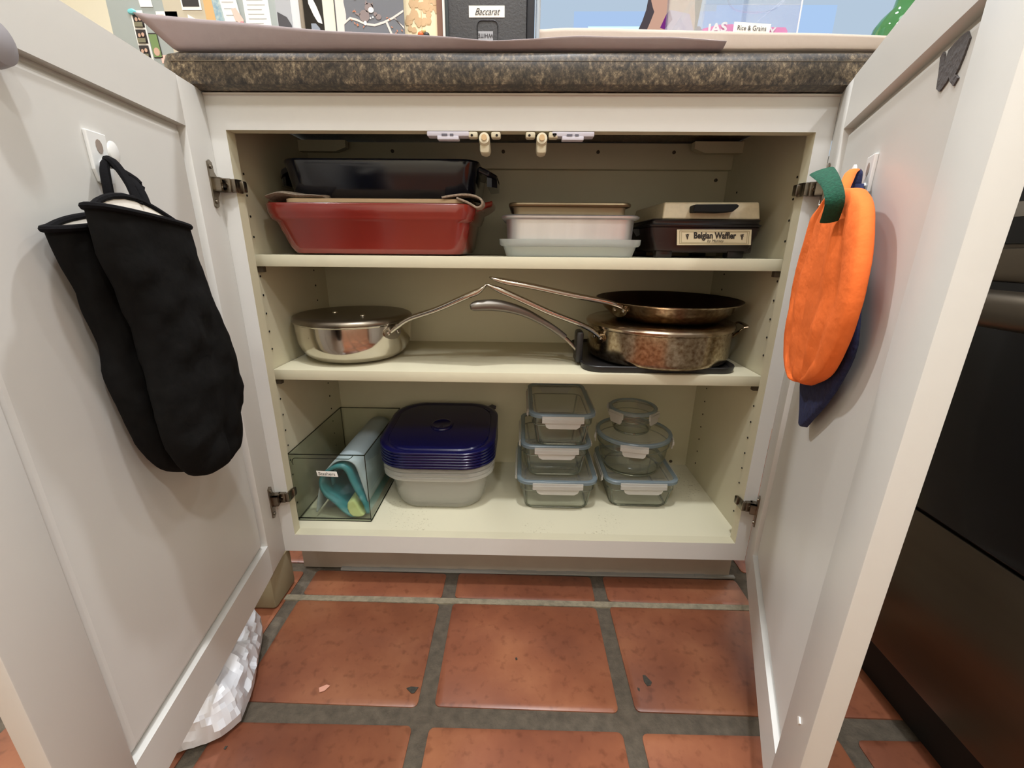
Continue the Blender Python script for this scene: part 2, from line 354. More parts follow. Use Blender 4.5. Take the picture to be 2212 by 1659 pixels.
# ================================================================== CABINET
HW = 0.4478; WO = 0.4233; WI = 0.4412; ZT = 0.8231; ZB = 0.1294; YBK = 0.3113; ZF = 0.0914; TH = 0.0202; ZC1 = 0.8690
cab = thing('base_cabinet', (0, 0.16, 0), 'white painted base cabinet with both doors open onto three cream shelves', 'cabinet')
mb = MB()
mb.box((-HW, 0, ZT), (HW, TH, ZC1), bev=0).box((-HW, 0, ZF), (HW, TH, ZB)).box((-HW, 0, ZB), (-WO, TH, ZT)).box((WO, 0, ZB), (HW, TH, ZT))
# the four members as one face frame, cream on the faces that look into the opening
fr = mb.build('face_frame', [M_white, M_cream], cab)
for p in fr.data.polygons:
    c = p.center + fr.location + cab.location; n = p.normal
    if (abs(n.x) > 0.9 and abs(abs(c.x) - WO) < 1e-3) or (n.z < -0.9 and abs(c.z - ZT) < 1e-3) or (n.z > 0.9 and abs(c.z - ZB) < 1e-3): p.material_index = 1
box('side_panel', (-HW, TH, ZF), (-WI, YBK + 0.016, ZC1), M_cream, cab)
box('side_panel', (WI, TH, ZF), (HW, YBK + 0.016, ZC1), M_cream, cab)
box('back_panel', (-WI, YBK, ZF), (WI, YBK + 0.008, ZC1), M_cream, cab)
box('bottom_panel', (-WI, TH, ZB - 0.018), (WI, YBK, ZB), stained_cream(), cab)
box('back_rail', (-WI, YBK - 0.018, 0.820), (WI, YBK, ZC1), M_cream, cab, bev=0.002)
for sx in (-1, 1):   # corner braces under the top
    v, f = prism([(sx * WI, 0.865), (sx * WI, 0.845), (sx * (WI - 0.075), 0.845), (sx * (WI - 0.095), 0.852), (sx * (WI - 0.095), 0.865)], 0.018, lambda a, b, t: (a, 0.275 - t, b))
    mk('corner_brace', v, f, M_cream, cab)
def screw(x, z, y, par, r=0.0035, name='screw'):
    v, f = lathe((0, 0), [(0.0, 0), (r, 0), (r, 0.0018), (r * 0.5, 0.0022), (r * 0.35, 0.0006)], 12, T=lambda a, b, c: (x + a, y - c, z + b))
    return mk(name, v, f, M_chrome if name != 'screw' else M_screw, par, smooth=True)
M_screw = mat('dull_screw', srgb(92, 82, 68), 0.6, 0.4)
for x in (-0.262, -0.032, 0.163, 0.318): screw(x, 0.852, YBK - 0.018, cab)
screw(0.418, 0.803, YBK, cab); screw(0.402, 0.140, YBK, cab, 0.004)
# adjustable-shelf holes on both side panels
for sx in (-1, 1):
    for yy in (0.055, 0.255):
        for k in range(20):
            z = 0.165 + k * 0.032
            if any(abs(z - s) < 0.016 for s in (0.44, 0.64)): continue
            x = sx * (WI - 0.0004)
            v, f = lathe((0, 0), [(0.0019, 0), (0.0018, 0.0006)], 10, T=lambda a, b, c: (x - sx * c, yy + a, z + b))
            mk('peg_hole', v, f, M_hole, cab)
# two shelves and their clips
for z, lab in ((0.6489, 'upper cream shelf holding the baking dishes and waffle iron'), (0.4486, 'middle cream shelf holding the steel pans')):
    s = box('shelf', (-WI + 0.001, 0.0457, z - 0.019), (WI - 0.001, 0.3105, z), M_cream, bev=0.0007); tag(s, lab, 'shelf')
    for sx in (-1, 1):
        box('shelf_clip', (sx * (WI - 0.0005), 0.050, z - 0.029), (sx * (WI - 0.010), 0.060, z - 0.0195), M_screw, cab, bev=0.001)
# toe kick
box('toe_kick', (-0.4527, 0.0621, 0), (0.46, 0.075, ZF), mat('toe_kick_tone', srgb(168, 156, 144), 0.6, noise_s=14, noise_a=0.12), cab)  # toe kick toned darker than the face frame
box('base_side', (-0.4527, 0.075, 0), (-0.440, YBK, ZF), M_white, cab)
mb = MB(); n = 40
for i in range(n):
    x0 = -0.37 + i * 0.021; h = 0.003 + 0.0022 * noise.noise(Vector((x0 * 30, 0, 0))); mb.box((x0, 0.054, -0.001), (x0 + 0.021, 0.0625, h))
mb.build('caulk_line', mat('grey_caulk', srgb(150, 148, 142), 0.8), cab)

# magnetic catches and child locks on the top rail
def lock(cx):
    t = thing('cupboard_lock', (cx, 0.012, 0.8231), 'x', 'child lock')
    mb = MB(); mb.box((cx - 0.0305, 0.000, 0.8165), (cx + 0.0305, 0.018, 0.8228), bev=0.0012); mb.build('lock_body', M_lock, t, smooth=True)
    box('lock_tab', (cx - 0.0155, -0.001, 0.8118), (cx + 0.0155, 0.012, 0.8168), M_lock, t, bev=0.0008)
    box('slot', (cx - 0.009, -0.0016, 0.8165), (cx - 0.001, -0.0004, 0.8192), M_lockd, t); box('slot', (cx + 0.003, -0.0016, 0.8165), (cx + 0.008, -0.0004, 0.8192), M_lockd, t)
    return t
def bumper(cx):
    t = thing('push_catch', (cx, 0.012, 0.8231), 'x', 'door catch')
    for s in (-1, 1):
        box('mounting_ear', (cx + s * 0.0095, 0.000, 0.8145), (cx + s * 0.0235, 0.014, 0.8229), M_latch, t, bev=0.0025)
        v, f = lathe((0, 0), [(0.0016, 0), (0.0018, 0.0006)], 10, T=lambda a, b, c: (cx + s * 0.018 + a, -c, 0.8175 + b)); mk('screw_hole', v, f, M_hole, t)
    v, f = lathe((0, 0), [(0.0072, 0.0), (0.0078, 0.002), (0.0078, 0.036), (0.0072, 0.038)], 24, T=lambda a, b, c: (cx + a, -0.004 + c, 0.8135 + b - c * 0.28)); mk('plunger_barrel', v, f, M_latch, t, smooth=True)
    v, f = lathe((0, 0), [(0.0040, 0.0), (0.0040, 0.003)], 16, T=lambda a, b, c: (cx + a, -0.0065 + c, 0.8138 + b)); mk('pad', v, f, M_felt2, t, smooth=True)
    box('barrel_foot', (cx - 0.0072, 0.002, 0.795), (cx + 0.0072, 0.030, 0.809), M_latch, t, bev=0.004)
    return t
a = lock(-0.100); a['label'] = 'lilac white child lock on the rail above the navy dish'
a = lock(0.080); a['label'] = 'lilac white child lock on the rail, right of both push catches'
a = bumper(-0.0475); a['label'] = 'ivory push catch under the top rail, the left one'
a = bumper(0.0355); a['label'] = 'ivory push catch under the top rail, the right one'

# ================================================================== DOORS
aL, aR = math.radians(-9.183), math.radians(-23.316); XL, XR = -0.4473, 0.4483
def LD(s, off, z): return (XL - math.sin(aL) * s + math.cos(aL) * off, -math.cos(aL) * s - math.sin(aL) * off, z)
def RD(s, off, z): return (XR + math.sin(aR) * s - math.cos(aR) * off, -math.cos(aR) * s - math.sin(aR) * off, z)
DW, DZ0, DZ1, DT = 0.4705, 0.0914, 0.8722, 0.0185
def door(T, name, label):
    t = thing(name, T(0.0, -DT / 2, DZ0), label, 'door')
    R_ = 0.0635
    mb = MB(); mb.box((0, -DT, DZ0), (R_, 0, DZ1), bev=0.0012, T=T); mb.build('stile', M_white, t, smooth=True)
    mb = MB(); mb.box((DW - R_, -DT, DZ0), (DW, 0, DZ1), bev=0.0012, T=T); mb.build('stile', M_white, t, smooth=True)
    mb = MB(); mb.box((R_, -DT, DZ0), (DW - R_, 0, DZ0 + 0.060), T=T); mb.build('rail', M_white, t)
    mb = MB(); mb.box((R_, -DT, DZ1 - 0.0585), (DW - R_, 0, DZ1), T=T); mb.build('rail', M_white, t)
    # panel with a small sunken bead round it
    a0, a1, b0, b1 = R_, DW - R_, DZ0 + 0.060, DZ1 - 0.0585
    rows = []
    for ins, off in ((0, -0.0115), (0.004, -0.0105), (0.010, -0.0055), (0.013, -0.0048)):
        rows.append([T(a0 + ins, off, b0 + ins), T(a1 - ins, off, b0 + ins), T(a1 - ins, off, b1 - ins), T(a0 + ins, off, b1 - ins)])
    rows.insert(0, [T(a0, -0.015, b0), T(a1, -0.015, b0), T(a1, -0.015, b1), T(a0, -0.015, b1)])
    v, f = rings(rows); mk('panel', v, f, M_white, t)
    return t
dl = door(LD, 'cabinet_door', 'white panelled cabinet door swung open on the left, black oven mitts hanging inside')
dr = door(RD, 'cabinet_door', 'white panelled cabinet door swung open on the right, orange pot holder hanging inside')
# knob catch near the free edge of the left door
v, f = lathe((0, 0), [(0.011, 0), (0.015, 0.004), (0.0165, 0.012), (0.014, 0.020), (0.006, 0.023)], 24, T=lambda a, b, c: LD(0.333 + a, -0.005 + c, 0.806 + b * 1.05)); mk('lock_magnet', v, f, mat('grey_plastic', srgb(150, 146, 150), 0.5), dl, smooth=True)['label'] = 'round grey lock magnet near the top edge'
# torn grey foam residue on the right door
pts = [(0.389, 0.803), (0.396, 0.797), (0.394, 0.788), (0.391, 0.7815), (0.388, 0.779), (0.3945, 0.775), (0.390, 0.7715), (0.381, 0.777), (0.378, 0.7805), (0.376, 0.778), (0.367, 0.7745), (0.359, 0.7785), (0.355, 0.790), (0.350, 0.801), (0.3535, 0.8035), (0.357, 0.801), (0.3615, 0.793), (0.3635, 0.801), (0.371, 0.8025), (0.380, 0.8035)]
v, f = prism(pts, 0.0012, lambda a, b, t: RD(a - 0.010, -0.0048 + t, b)); mk('adhesive_residue', v, f, M_adh, dr)['label'] = 'torn dark grey foam residue'
v, f = prism([(0.438, 0.247), (0.442, 0.251), (0.447, 0.249), (0.444, 0.244)], 0.0012, lambda a, b, t: RD(a, t, b)); mk('paint_chip', v, f, M_paper, dr)

# hinges: plate on the door, arm across the face frame, clip on the inner stile edge
def hinge(T, sx, z, lab):
    base = T(0.02, 0, z); t = thing('hinge', base, lab, 'hinge')
    pl = [(0.012, z + 0.029), (0.018, z + 0.032), (0.024, z + 0.029), (0.026, z + 0.017), (0.032, z + 0.011), (0.032, z - 0.011), (0.026, z - 0.017), (0.024, z - 0.030), (0.018, z - 0.033), (0.012, z - 0.030)]
    pl = [(0.040 - a, b) for a, b in pl]
    v, f = prism(pl, 0.0022, lambda a, b, q: T(a, q, b)); mk('door_plate', v, f, M_chrome, t)
    for dz in (0.023, -0.024):
        v, f = lathe((0, 0), [(0.0, 0.0022), (0.0032, 0.0022), (0.003, 0.0042), (0.001, 0.0036)], 10, T=lambda a, b, c: T(0.022 + a, c, z + dz + b)); mk('screw', v, f, M_chrome, t, smooth=True)
    mb = MB(); mb.box((0.004, 0.001, z - 0.0095), (0.022, 0.0115, z - 0.0075), T=T).box((0.004, 0.001, z + 0.0075), (0.022, 0.0115, z + 0.0095), T=T).box((0.0155, 0.001, z - 0.0095), (0.022, 0.0115, z + 0.0095), T=T); mb.build('cup_bracket', M_chrome, t)
    W = lambda a, y, zz: (sx * a, y, zz)
    mb = MB()
    mb.box((0.438, -0.0105, z - 0.0085), (0.4445, -0.0065, z + 0.0085), T=W, bev=0.0008)
    mb.box((0.4255, -0.0085, z - 0.0095), (0.4385, -0.0005, z + 0.0095), T=W, bev=0.001)
    mb.build('arm', M_chrome, t, smooth=True)
    v, f = lathe((0, 0), [(0.0, 0), (0.0036, 0), (0.0036, 0.002), (0.0014, 0.0012)], 12, T=lambda a, b, c: (sx * 0.432 + a, -0.0085 - c, z + b)); mk('screw', v, f, M_chrome, t, smooth=True)
    mb = MB()
    mb.box((0.4185, -0.0075, z - 0.009), (0.4262, -0.0015, z + 0.009), T=W, bev=0.0015)
    mb.box((0.4195, -0.002, z - 0.0095), (0.4228, 0.012, z + 0.0095), T=W, bev=0.0008)
    mb.box((0.4165, 0.010, z - 0.0075), (0.4228, 0.020, z + 0.0085), T=W, bev=0.002)
    mb.build('clip', M_chrome, t, smooth=True)
    return t
hinge(LD, -1, 0.7485, 'metal hinge at the upper end of the left door')
hinge(LD, -1, 0.2150, 'metal hinge at the lower end of the left door')
hinge(RD, 1, 0.7485, 'metal hinge at the upper end of the right door, beside the green felt stem')
hinge(RD, 1, 0.2150, 'metal hinge at the lower end of the right door')

# ================================================================== COUNTERTOP
ct = MB()
prof = [(-0.022, 0.8705), (-0.034, 0.8740), (-0.0362, 0.882), (-0.0362, 0.902), (-0.033, 0.9095), (-0.025, 0.9135), (-0.014, 0.9148)]
def ctrow(off, z):  # outline in plan: front edge with rounded left corner
    y0 = -0.0242 + off; x0 = -0.492 + off; r = 0.030 - min(off, 0.028)
    pts = [(0.62, 0.345), (0.62, y0)]
    for i in range(9):
        a = math.radians(270 - 90 * i / 8); pts.append((x0 + r + r * math.cos(a), y0 + r + r * math.sin(a)))
    pts.append((x0, 0.345)); return [(x, y, z) for x, y in pts]
rows = [ctrow(y + 0.0362, z) for y, z in prof]
v, f = rings(rows); o = mk('countertop', v, f, M_granite, None, smooth=True, autos=30, loc=(0, 0.15, 0.8705)); tag(o, 'speckled brown and black countertop with a rounded front edge', 'countertop')
box('seam', (-0.47, -0.0248, 0.8995), (0.60, -0.0240, 0.9001), mat('seam_line', srgb(104, 94, 80), 0.5), o)
mb = MB()
for i in range(44):
    x0 = -0.446 + i * 0.0204; h = 0.0018 + 0.0014 * abs(noise.noise(Vector((x0 * 24, 1, 0)))); mb.box((x0, -0.0014 - h, 0.8668), (x0 + 0.0204, 0.0, 0.8692))
mb.build('caulk_bead', mat('pale_caulk', srgb(205, 198, 186), 0.7), cab)

# craft paper sheets on the counter, curling over the front edge
def sheet(name, x0, x1, hf, lean, yb, label, n=60, zadd=0.0, back=0.25, mat_=None):
    v = []; m = 14
    for i in range(n + 1):
        u = i / n; x = x0 + (x1 - x0) * u; h = hf(x); L_ = lean(x)
        for j in range(m + 1):
            t = j / m
            if t < 0.5: y = back + (yb - back) * (t / 0.5); z = 0.9155 + zadd
            else:
                q = (t - 0.5) / 0.5; y = yb - L_ * q; z = 0.9155 + zadd + (h + 0.001) * q ** 1.35
            z += 0.0012 * noise.noise(Vector((x * 9, y * 9, 3)))* (1 if t > 0.3 else 0)
            v.append((x, y, z))
    f = [(i * (m + 1) + j, i * (m + 1) + j + 1, (i + 1) * (m + 1) + j + 1, (i + 1) * (m + 1) + j) for i in range(n) for j in range(m)]
    o = mk(name, v, f, mat_ or M_craft_shaded, None, smooth=True, autos=179)
    md = o.modifiers.new('t', 'SOLIDIFY'); md.thickness = 0.0006; md.offset = 1
    return tag(o, label, 'paper')
def h1(x):
    pts = [(-0.50, 0.036), (-0.47, 0.0325), (-0.40, 0.0248), (-0.34, 0.0200), (-0.24, 0.0135), (-0.15, 0.0115), (-0.09, 0.0085), (-0.04, 0.0045), (0.02, 0.0065), (0.08, 0.0095), (0.13, 0.0085), (0.20, 0.0085), (0.27, 0.004)]
    return float(np.interp(x, [p[0] for p in pts], [p[1] for p in pts]))
p1 = sheet('craft_paper', -0.465, 0.27, h1, lambda x: 0.010 + 0.008 * sstep(-0.1, -0.45, x), -0.018, 'long pinkish craft paper curling up over the counter edge, its left end raised', back=0.2)
# the left end of that sheet flares outward: shear the end rows
for vv in p1.data.vertices:
    wx = vv.co.x + p1.location.x; wz = vv.co.z + p1.location.z
    if wx < -0.33: vv.co.x -= (wz - 0.9155) * 0.95 * sstep(-0.33, -0.465, wx)
def h2(x): return float(np.interp(x, [0.028, 0.06, 0.12, 0.2, 0.3, 0.5], [0.019, 0.0205, 0.0205, 0.0185, 0.0165, 0.0125]))
sheet('craft_paper', 0.028, 0.60, h2, lambda x: 0.004, -0.0145, 'flatter pale craft paper on the right half of the counter, under the clear bin', zadd=0.0012, back=0.22, mat_=mat('craft_paper_lit', srgb(204, 190, 178), 0.85, bump=0.1, bump_s=160))  # lighter copy of the craft paper, its lit look put into the colour

# ================================================================== OVEN at the right
ov = thing('oven', (0.85, -0.45, 0), 'black glass and stainless oven front seen past the right door', 'oven')
OX = 0.548
box('oven_body', (OX + 0.012, -0.80, 0.095), (1.18, -0.045, 0.905), M_ss, ov)
box('plinth', (0.585, -0.79, 0.0), (1.15, -0.05, 0.095), M_pvoid, ov)
box('drawer_front', (OX, -0.80, 0.098), (OX + 0.012, -0.045, 0.330), M_ss, ov, bev=0.002)
box('oven_door', (OX, -0.80, 0.334), (OX + 0.012, -0.045, 0.660), M_bglass, ov, bev=0.002)
tube('handle', [(OX - 0.030, -0.77, 0.605), (OX - 0.030, -0.08, 0.605)], (0.022, 0.020), M_ss, ov, n=28)
box('trim_band', (OX - 0.004, -0.80, 0.632), (OX + 0.012, -0.045, 0.668), M_ss, ov, bev=0.002)
box('control_panel', (OX - 0.002, -0.80, 0.672), (OX + 0.012, -0.045, 0.900), M_bglass, ov, bev=0.002)
box('panel_trim', (OX - 0.005, -0.80, 0.700), (OX + 0.0, -0.045, 0.716), M_ss2, ov, bev=0.001)

# ================================================================== UPPER SHELF CONTENTS
Z1, Z2 = 0.6489, 0.4486
# red dish
rd = thing('baking_dish', (-0.238, 0.145, Z1), 'large red enamel baking dish with flared rim and end handles', 'baking dish')
cx, cy = -0.2345, 0.158
P = [(0.120, 0.082, 0.02, Z1), (0.141, 0.097, 0.026, Z1 + 0.003), (0.148, 0.102, 0.028, Z1 + 0.012), (0.1555, 0.106, 0.028, Z1 + 0.0530), (0.1605, 0.1085, 0.028, Z1 + 0.0560), (0.1625, 0.1095, 0.028, Z1 + 0.0600), (0.1635, 0.110, 0.028, Z1 + 0.0640), (0.1655, 0.1110, 0.029, Z1 + 0.0660), (0.167, 0.112, 0.030, Z1 + 0.0800), (0.1655, 0.111, 0.030, Z1 + 0.0815), (0.160, 0.106, 0.026, Z1 + 0.0805), (0.150, 0.098, 0.024, Z1 + 0.060), (0.142, 0.092, 0.022, Z1 + 0.010), (0.130, 0.085, 0.02, Z1 + 0.006)]
P = [(a, b, c, z) for a, b, c, z in P]
v, f = rloft((cx, cy), P, 6); v = [(x - (0.010 * sstep(Z1 + 0.02, Z1 + 0.06, z) + 0.008) * (1 if x < cx - 0.05 else 0), y, z) for x, y, z in v]; mk('dish_body', v, f, M_red, rd, smooth=True)
for s in (-1, 1):
    pts = [(cx + s * 0.158, cy - 0.075), (cx + s * 0.178, cy - 0.066), (cx + s * 0.188, cy - 0.045), (cx + s * 0.188, cy + 0.045), (cx + s * 0.178, cy + 0.066), (cx + s * 0.158, cy + 0.075)]
    dx_ = -0.016 if s < 0 else 0.003
    v, f = prism(pts, 0.010, lambda a, b, t: (a + dx_, b, Z1 + 0.0695 + t + (abs(a - cx) - 0.158) * 0.45)); o = mk('handle', v, f, M_red, rd, smooth=False)
    bm = o.modifiers.new('b', 'BEVEL'); bm.width = 0.003; bm.segments = 2
# tan board resting on the red dish
v, f = rloft((cx, cy), [(0.150, 0.098, 0.02, Z1 + 0.0822), (0.152, 0.100, 0.02, Z1 + 0.0832), (0.152, 0.100, 0.02, Z1 + 0.0885), (0.150, 0.098, 0.02, Z1 + 0.0895)], 5)
o = mk('flat_lid', v, f, M_tan, None, smooth=True); tag(o, 'flat tan lid between the red dish and the navy dish', 'lid')
# woven pot holders at both ends
def holder(name, x0, x1, curl, lab):
    zt = Z1 + 0.0896; rows = []; n = 22
    for i in range(n + 1):
        u = i / n; x = x0 + (x1 - x0) * u
        if curl == 'L':
            zc = zt + 0.0055 + 0.002 * math.sin(u * 7) - 0.0035 * sstep(0.75, 1, u) - 0.004 * sstep(0.3, 0, u); h = 0.0062 * (0.55 + 0.45 * math.sin(PI * min(1, u + 0.12)))
        else:
            zc = zt + 0.004; h = 0.003
        rows.append([(x + 0.004 * math.cos(a) * (1 if i == 0 else 0), 0.070 + 0.0 + 0.11 * (0.5 - 0.5 * math.cos(a)) - 0.015, zc + h * math.sin(a)) for a in [2 * PI * k / 16 for k in range(16)]])
    v, f = rings(rows); o = mk(name, v, f, M_cloth, None, smooth=True); return tag(o, lab, 'pot holder')
holder('pot_holder', -0.416, -0.318, 'L', 'beige woven pot holder under the navy dish, at its left end')
# right one folds over into a loop
path = [(-0.122, 0, 0.7400), (-0.100, 0, 0.7435), (-0.082, 0, 0.7445), (-0.068, 0, 0.7425), (-0.0585, 0, 0.7375), (-0.056, 0, 0.7315), (-0.060, 0, 0.7265), (-0.066, 0, 0.7255), (-0.072, 0, 0.7285), (-0.082, 0, 0.7335), (-0.098, 0, 0.7392)]
path = interp(path, 34); v = []
for x, _, z in path:
    for k in range(9): v.append((x, 0.052 + 0.012 * k + 0.002 * math.sin(z * 400), z + 0.0008 * math.sin(k * 2.1)))
f = [(i * 9 + k, i * 9 + k + 1, (i + 1) * 9 + k + 1, (i + 1) * 9 + k) for i in range(33) for k in range(8)]
o = mk('pot_holder', v, f, M_cloth, None, smooth=True, autos=179); md = o.modifiers.new('t', 'SOLIDIFY'); md.thickness = 0.0032; md.offset = 0
tag(o, 'beige woven pot holder folded into a loop at the right end of the red dish', 'pot holder')
# navy dish
nd = thing('baking_dish', (-0.215, 0.165, Z1 + 0.0905), 'glossy navy enamel baking dish stacked on top of the red one', 'baking dish')
zb = Z1 + 0.0905; cx, cy = -0.2175, 0.178; zt = 0.8005
P = [(0.120, 0.075, 0.02, zb), (0.139, 0.088, 0.028, zb + 0.003), (0.145, 0.094, 0.032, zb + 0.012), (0.1515, 0.099, 0.034, zt - 0.012), (0.1535, 0.101, 0.034, zt - 0.003), (0.1525, 0.100, 0.034, zt), (0.148, 0.096, 0.03, zt - 0.001), (0.142, 0.091, 0.03, zt - 0.01), (0.134, 0.084, 0.026, zb + 0.012), (0.122, 0.075, 0.02, zb + 0.006)]
v, f = rloft((cx, cy), P, 7); v = [(x - (0.026 if x < cx else 0), y, z) for x, y, z in v]; mk('dish_body', v, f, M_navy, nd, smooth=True)
for s in (-1, 1):
    pts = [(cx + s * 0.146, -0.070), (cx + s * 0.168, -0.060), (cx + s * 0.181, -0.040), (cx + s * 0.181, 0.040), (cx + s * 0.168, 0.060), (cx + s * 0.146, 0.070)]
    v, f = prism(pts, 0.010, lambda a, b, t: (a + (-0.026 if s < 0 else 0), cy + b, zt - 0.013 + t - (abs(a - cx) - 0.146) * 0.35)); o = mk('handle', v, f, M_navy, nd); bm = o.modifiers.new('b', 'BEVEL'); bm.width = 0.003; bm.segments = 2
    v, f = prism([(cx + s * 0.164, -0.055), (cx + s * 0.172, -0.05), (cx + s * 0.181, -0.038), (cx + s * 0.181, 0.038), (cx + s * 0.172, 0.05), (cx + s * 0.164, 0.055)], 0.020, lambda a, b, t: (a + (-0.026 if s < 0 else 0), cy + b, zt - 0.036 + t)); mk('handle_lip', v, f, M_navy, nd)

# frosted plastic tray, aluminium pan, dark baking pan
c = (0.0905, 0.155)
t = thing('plastic_tray', (c[0], c[1], Z1), 'frosted plastic tray at the bottom of the stack beside the waffle iron', 'tray')
hy = 0.098
P = [(0.1065, hy - 0.008, 0.018, Z1), (0.1085, hy - 0.006, 0.02, Z1 + 0.001), (0.1135, hy - 0.002, 0.022, Z1 + 0.0165), (0.1175, hy + 0.001, 0.022, Z1 + 0.0175), (0.1195, hy + 0.002, 0.022, Z1 + 0.020), (0.1200, hy + 0.003, 0.022, Z1 + 0.0285), (0.1180, hy + 0.001, 0.022, Z1 + 0.0285), (0.1120, hy - 0.004, 0.02, Z1 + 0.018), (0.106, hy - 0.01, 0.018, Z1 + 0.0025)]
v, f = rloft(c, P, 5); mk('tray_shell', v, f, M_tray, t, smooth=True)
v, f = rloft(c, [(0.088, hy - 0.022, 0.03, Z1 + 0.003), (0.098, hy - 0.014, 0.03, Z1 + 0.009), (0.100, hy - 0.012, 0.03, Z1 + 0.016), (0.09, hy - 0.02, 0.03, Z1 + 0.0175)], 5)
o = mk('cream_cloth', v, f, mat('cream_fabric', srgb(218, 208, 176), 0.9), None, smooth=True); tag(o, 'folded cream cloth inside the frosted tray', 'cloth')
t = thing('cake_pan', (c[0], c[1], Z1 + 0.019), 'silver aluminium cake pan standing in the frosted tray', 'cake pan')
za, zb = Z1 + 0.0185, Z1 + 0.0640; hx = 0.1085; hy2 = 0.091
P = [(hx - 0.006, hy2 - 0.006, 0.02, za), (hx - 0.002, hy2 - 0.002, 0.024, za + 0.003), (hx, hy2, 0.026, zb - 0.004), (hx + 0.004, hy2 + 0.004, 0.028, zb - 0.004), (hx + 0.0075, hy2 + 0.0075, 0.03, zb - 0.002), (hx + 0.008, hy2 + 0.008, 0.03, zb + 0.001), (hx + 0.004, hy2 + 0.004, 0.028, zb + 0.003), (hx - 0.002, hy2 - 0.002, 0.024, zb), (hx - 0.005, hy2 - 0.005, 0.022, za + 0.006), (hx - 0.01, hy2 - 0.01, 0.02, za + 0.003)]
v, f = rloft(c, P, 6); mk('pan_body', v, f, M_alu, t, smooth=True)
t = thing('baking_pan', (c[0] - 0.004, 0.16, Z1 + 0.03), 'dark bronze baking pan nested inside the silver cake pan', 'baking pan')
zb2 = 0.7345; cx = 0.0880
P = [(0.088, 0.075, 0.012, Z1 + 0.026), (0.0905, 0.078, 0.012, Z1 + 0.028), (0.094, 0.083, 0.012, zb2 - 0.006), (0.0925, 0.082, 0.012, zb2 - 0.006), (0.086, 0.074, 0.012, Z1 + 0.029)]
v, f = rloft((cx, 0.155), P, 4); mk('pan_body', v, f, M_bronze_in, t, smooth=True)
pth = [(cx + x, 0.155 + y, zb2 - 0.003) for x, y in rrect(0.0985, 0.0875, 0.012, 4)]; pth.append(pth[0]); pth.append(pth[1])
tube('rolled_rim', pth, 0.0036, M_bronze, t, n=8)

# waffle iron
t = thing('waffle_iron', (0.325, 0.17, Z1), 'vintage waffle iron with cream lid, black base and a name plate', 'waffle iron')
wx0, wx1, wy0, wy1 = 0.2250, 0.4080, 0.075, 0.285
mb = MB(); mb.box((wx0 + 0.020, wy0 + 0.012, Z1 + 0.0085), (wx1 - 0.003, wy1 - 0.01, Z1 + 0.040), bev=0.003)
v, f = rloft(((wx0 + wx1) / 2, (wy0 + wy1) / 2), [((wx1 - wx0) / 2 - 0.012, (wy1 - wy0) / 2 - 0.004, 0.006, Z1 + 0.012), ((wx1 - wx0) / 2 - 0.002, (wy1 - wy0) / 2, 0.006, Z1 + 0.040), ((wx1 - wx0) / 2, (wy1 - wy0) / 2 + 0.001, 0.006, Z1 + 0.0490), ((wx1 - wx0) / 2 - 0.001, (wy1 - wy0) / 2, 0.006, Z1 + 0.0505)], 3)
mb.add(v, f); mb.build('base_housing', M_brownpl, t, smooth=True)
v, f = rloft(((wx0 + wx1) / 2, (wy0 + wy1) / 2), [((wx1 - wx0) / 2 + 0.0015, (wy1 - wy0) / 2 + 0.0025, 0.007, Z1 + 0.0505), ((wx1 - wx0) / 2 + 0.0025, (wy1 - wy0) / 2 + 0.003, 0.007, Z1 + 0.0535), ((wx1 - wx0) / 2 - 0.002, (wy1 - wy0) / 2, 0.006, Z1 + 0.0555), ((wx1 - wx0) / 2 - 0.002, (wy1 - wy0) / 2, 0.006, Z1 + 0.0590), ((wx1 - wx0) / 2 + 0.001, (wy1 - wy0) / 2 + 0.001, 0.006, Z1 + 0.061), ((wx1 - wx0) / 2 - 0.002, (wy1 - wy0) / 2 - 0.001, 0.006, Z1 + 0.0630)], 3)
mk('grill_rim', v, f, M_blackpl, t, smooth=True)
for a, b in ((wx0 + 0.03, wy0 + 0.02), (wx1 - 0.03, wy0 + 0.02), (wx0 + 0.03, wy1 - 0.03), (wx1 - 0.03, wy1 - 0.03)): box('foot', (a - 0.014, b - 0.01, Z1), (a + 0.014, b + 0.01, Z1 + 0.014), M_blackpl, t, bev=0.002)
for s in (-1, 1):
    xx = wx0 if s < 0 else wx1
    v, f = prism([(xx - s * 0.002, Z1 + 0.0490), (xx + s * 0.013, Z1 + 0.0490), (xx + s * 0.004, Z1 + 0.036), (xx - s * 0.004, Z1 + 0.040)], 0.03, lambda a, b, q: (a, 0.150 + q, b)); mk('side_grip', v, f, M_blackpl, t)
lx0, lx1 = wx0 + 0.0190, wx1 - 0.001
rows = [[(lx0, wy0 + 0.004, Z1 + 0.0625), (lx1, wy0 + 0.004, Z1 + 0.0625), (lx1, wy1 - 0.01, Z1 + 0.0625), (lx0 - 0.004, wy1 - 0.01, Z1 + 0.0625)],
        [(lx0 + 0.003, wy0 + 0.010, Z1 + 0.0895), (lx1 - 0.003, wy0 + 0.010, Z1 + 0.0905), (lx1 - 0.006, wy1 - 0.015, Z1 + 0.0905), (lx0 + 0.002, wy1 - 0.015, Z1 + 0.0905)]]
v, f = rings(rows); o = mk('lid', v, f, M_waff, t); bm = o.modifiers.new('b', 'BEVEL'); bm.width = 0.003; bm.segments = 3
hz = Z1 + 0.0768
v, f = prism([(0.2885, hz + 0.0055), (0.2915, hz + 0.0075), (0.357, hz + 0.0085), (0.3612, hz + 0.0065), (0.3605, hz + 0.0035), (0.352, hz - 0.0035), (0.330, hz - 0.0050), (0.2885, hz - 0.0045)], 0.022, lambda a, b, q: (a, wy0 + 0.010 - q, b))
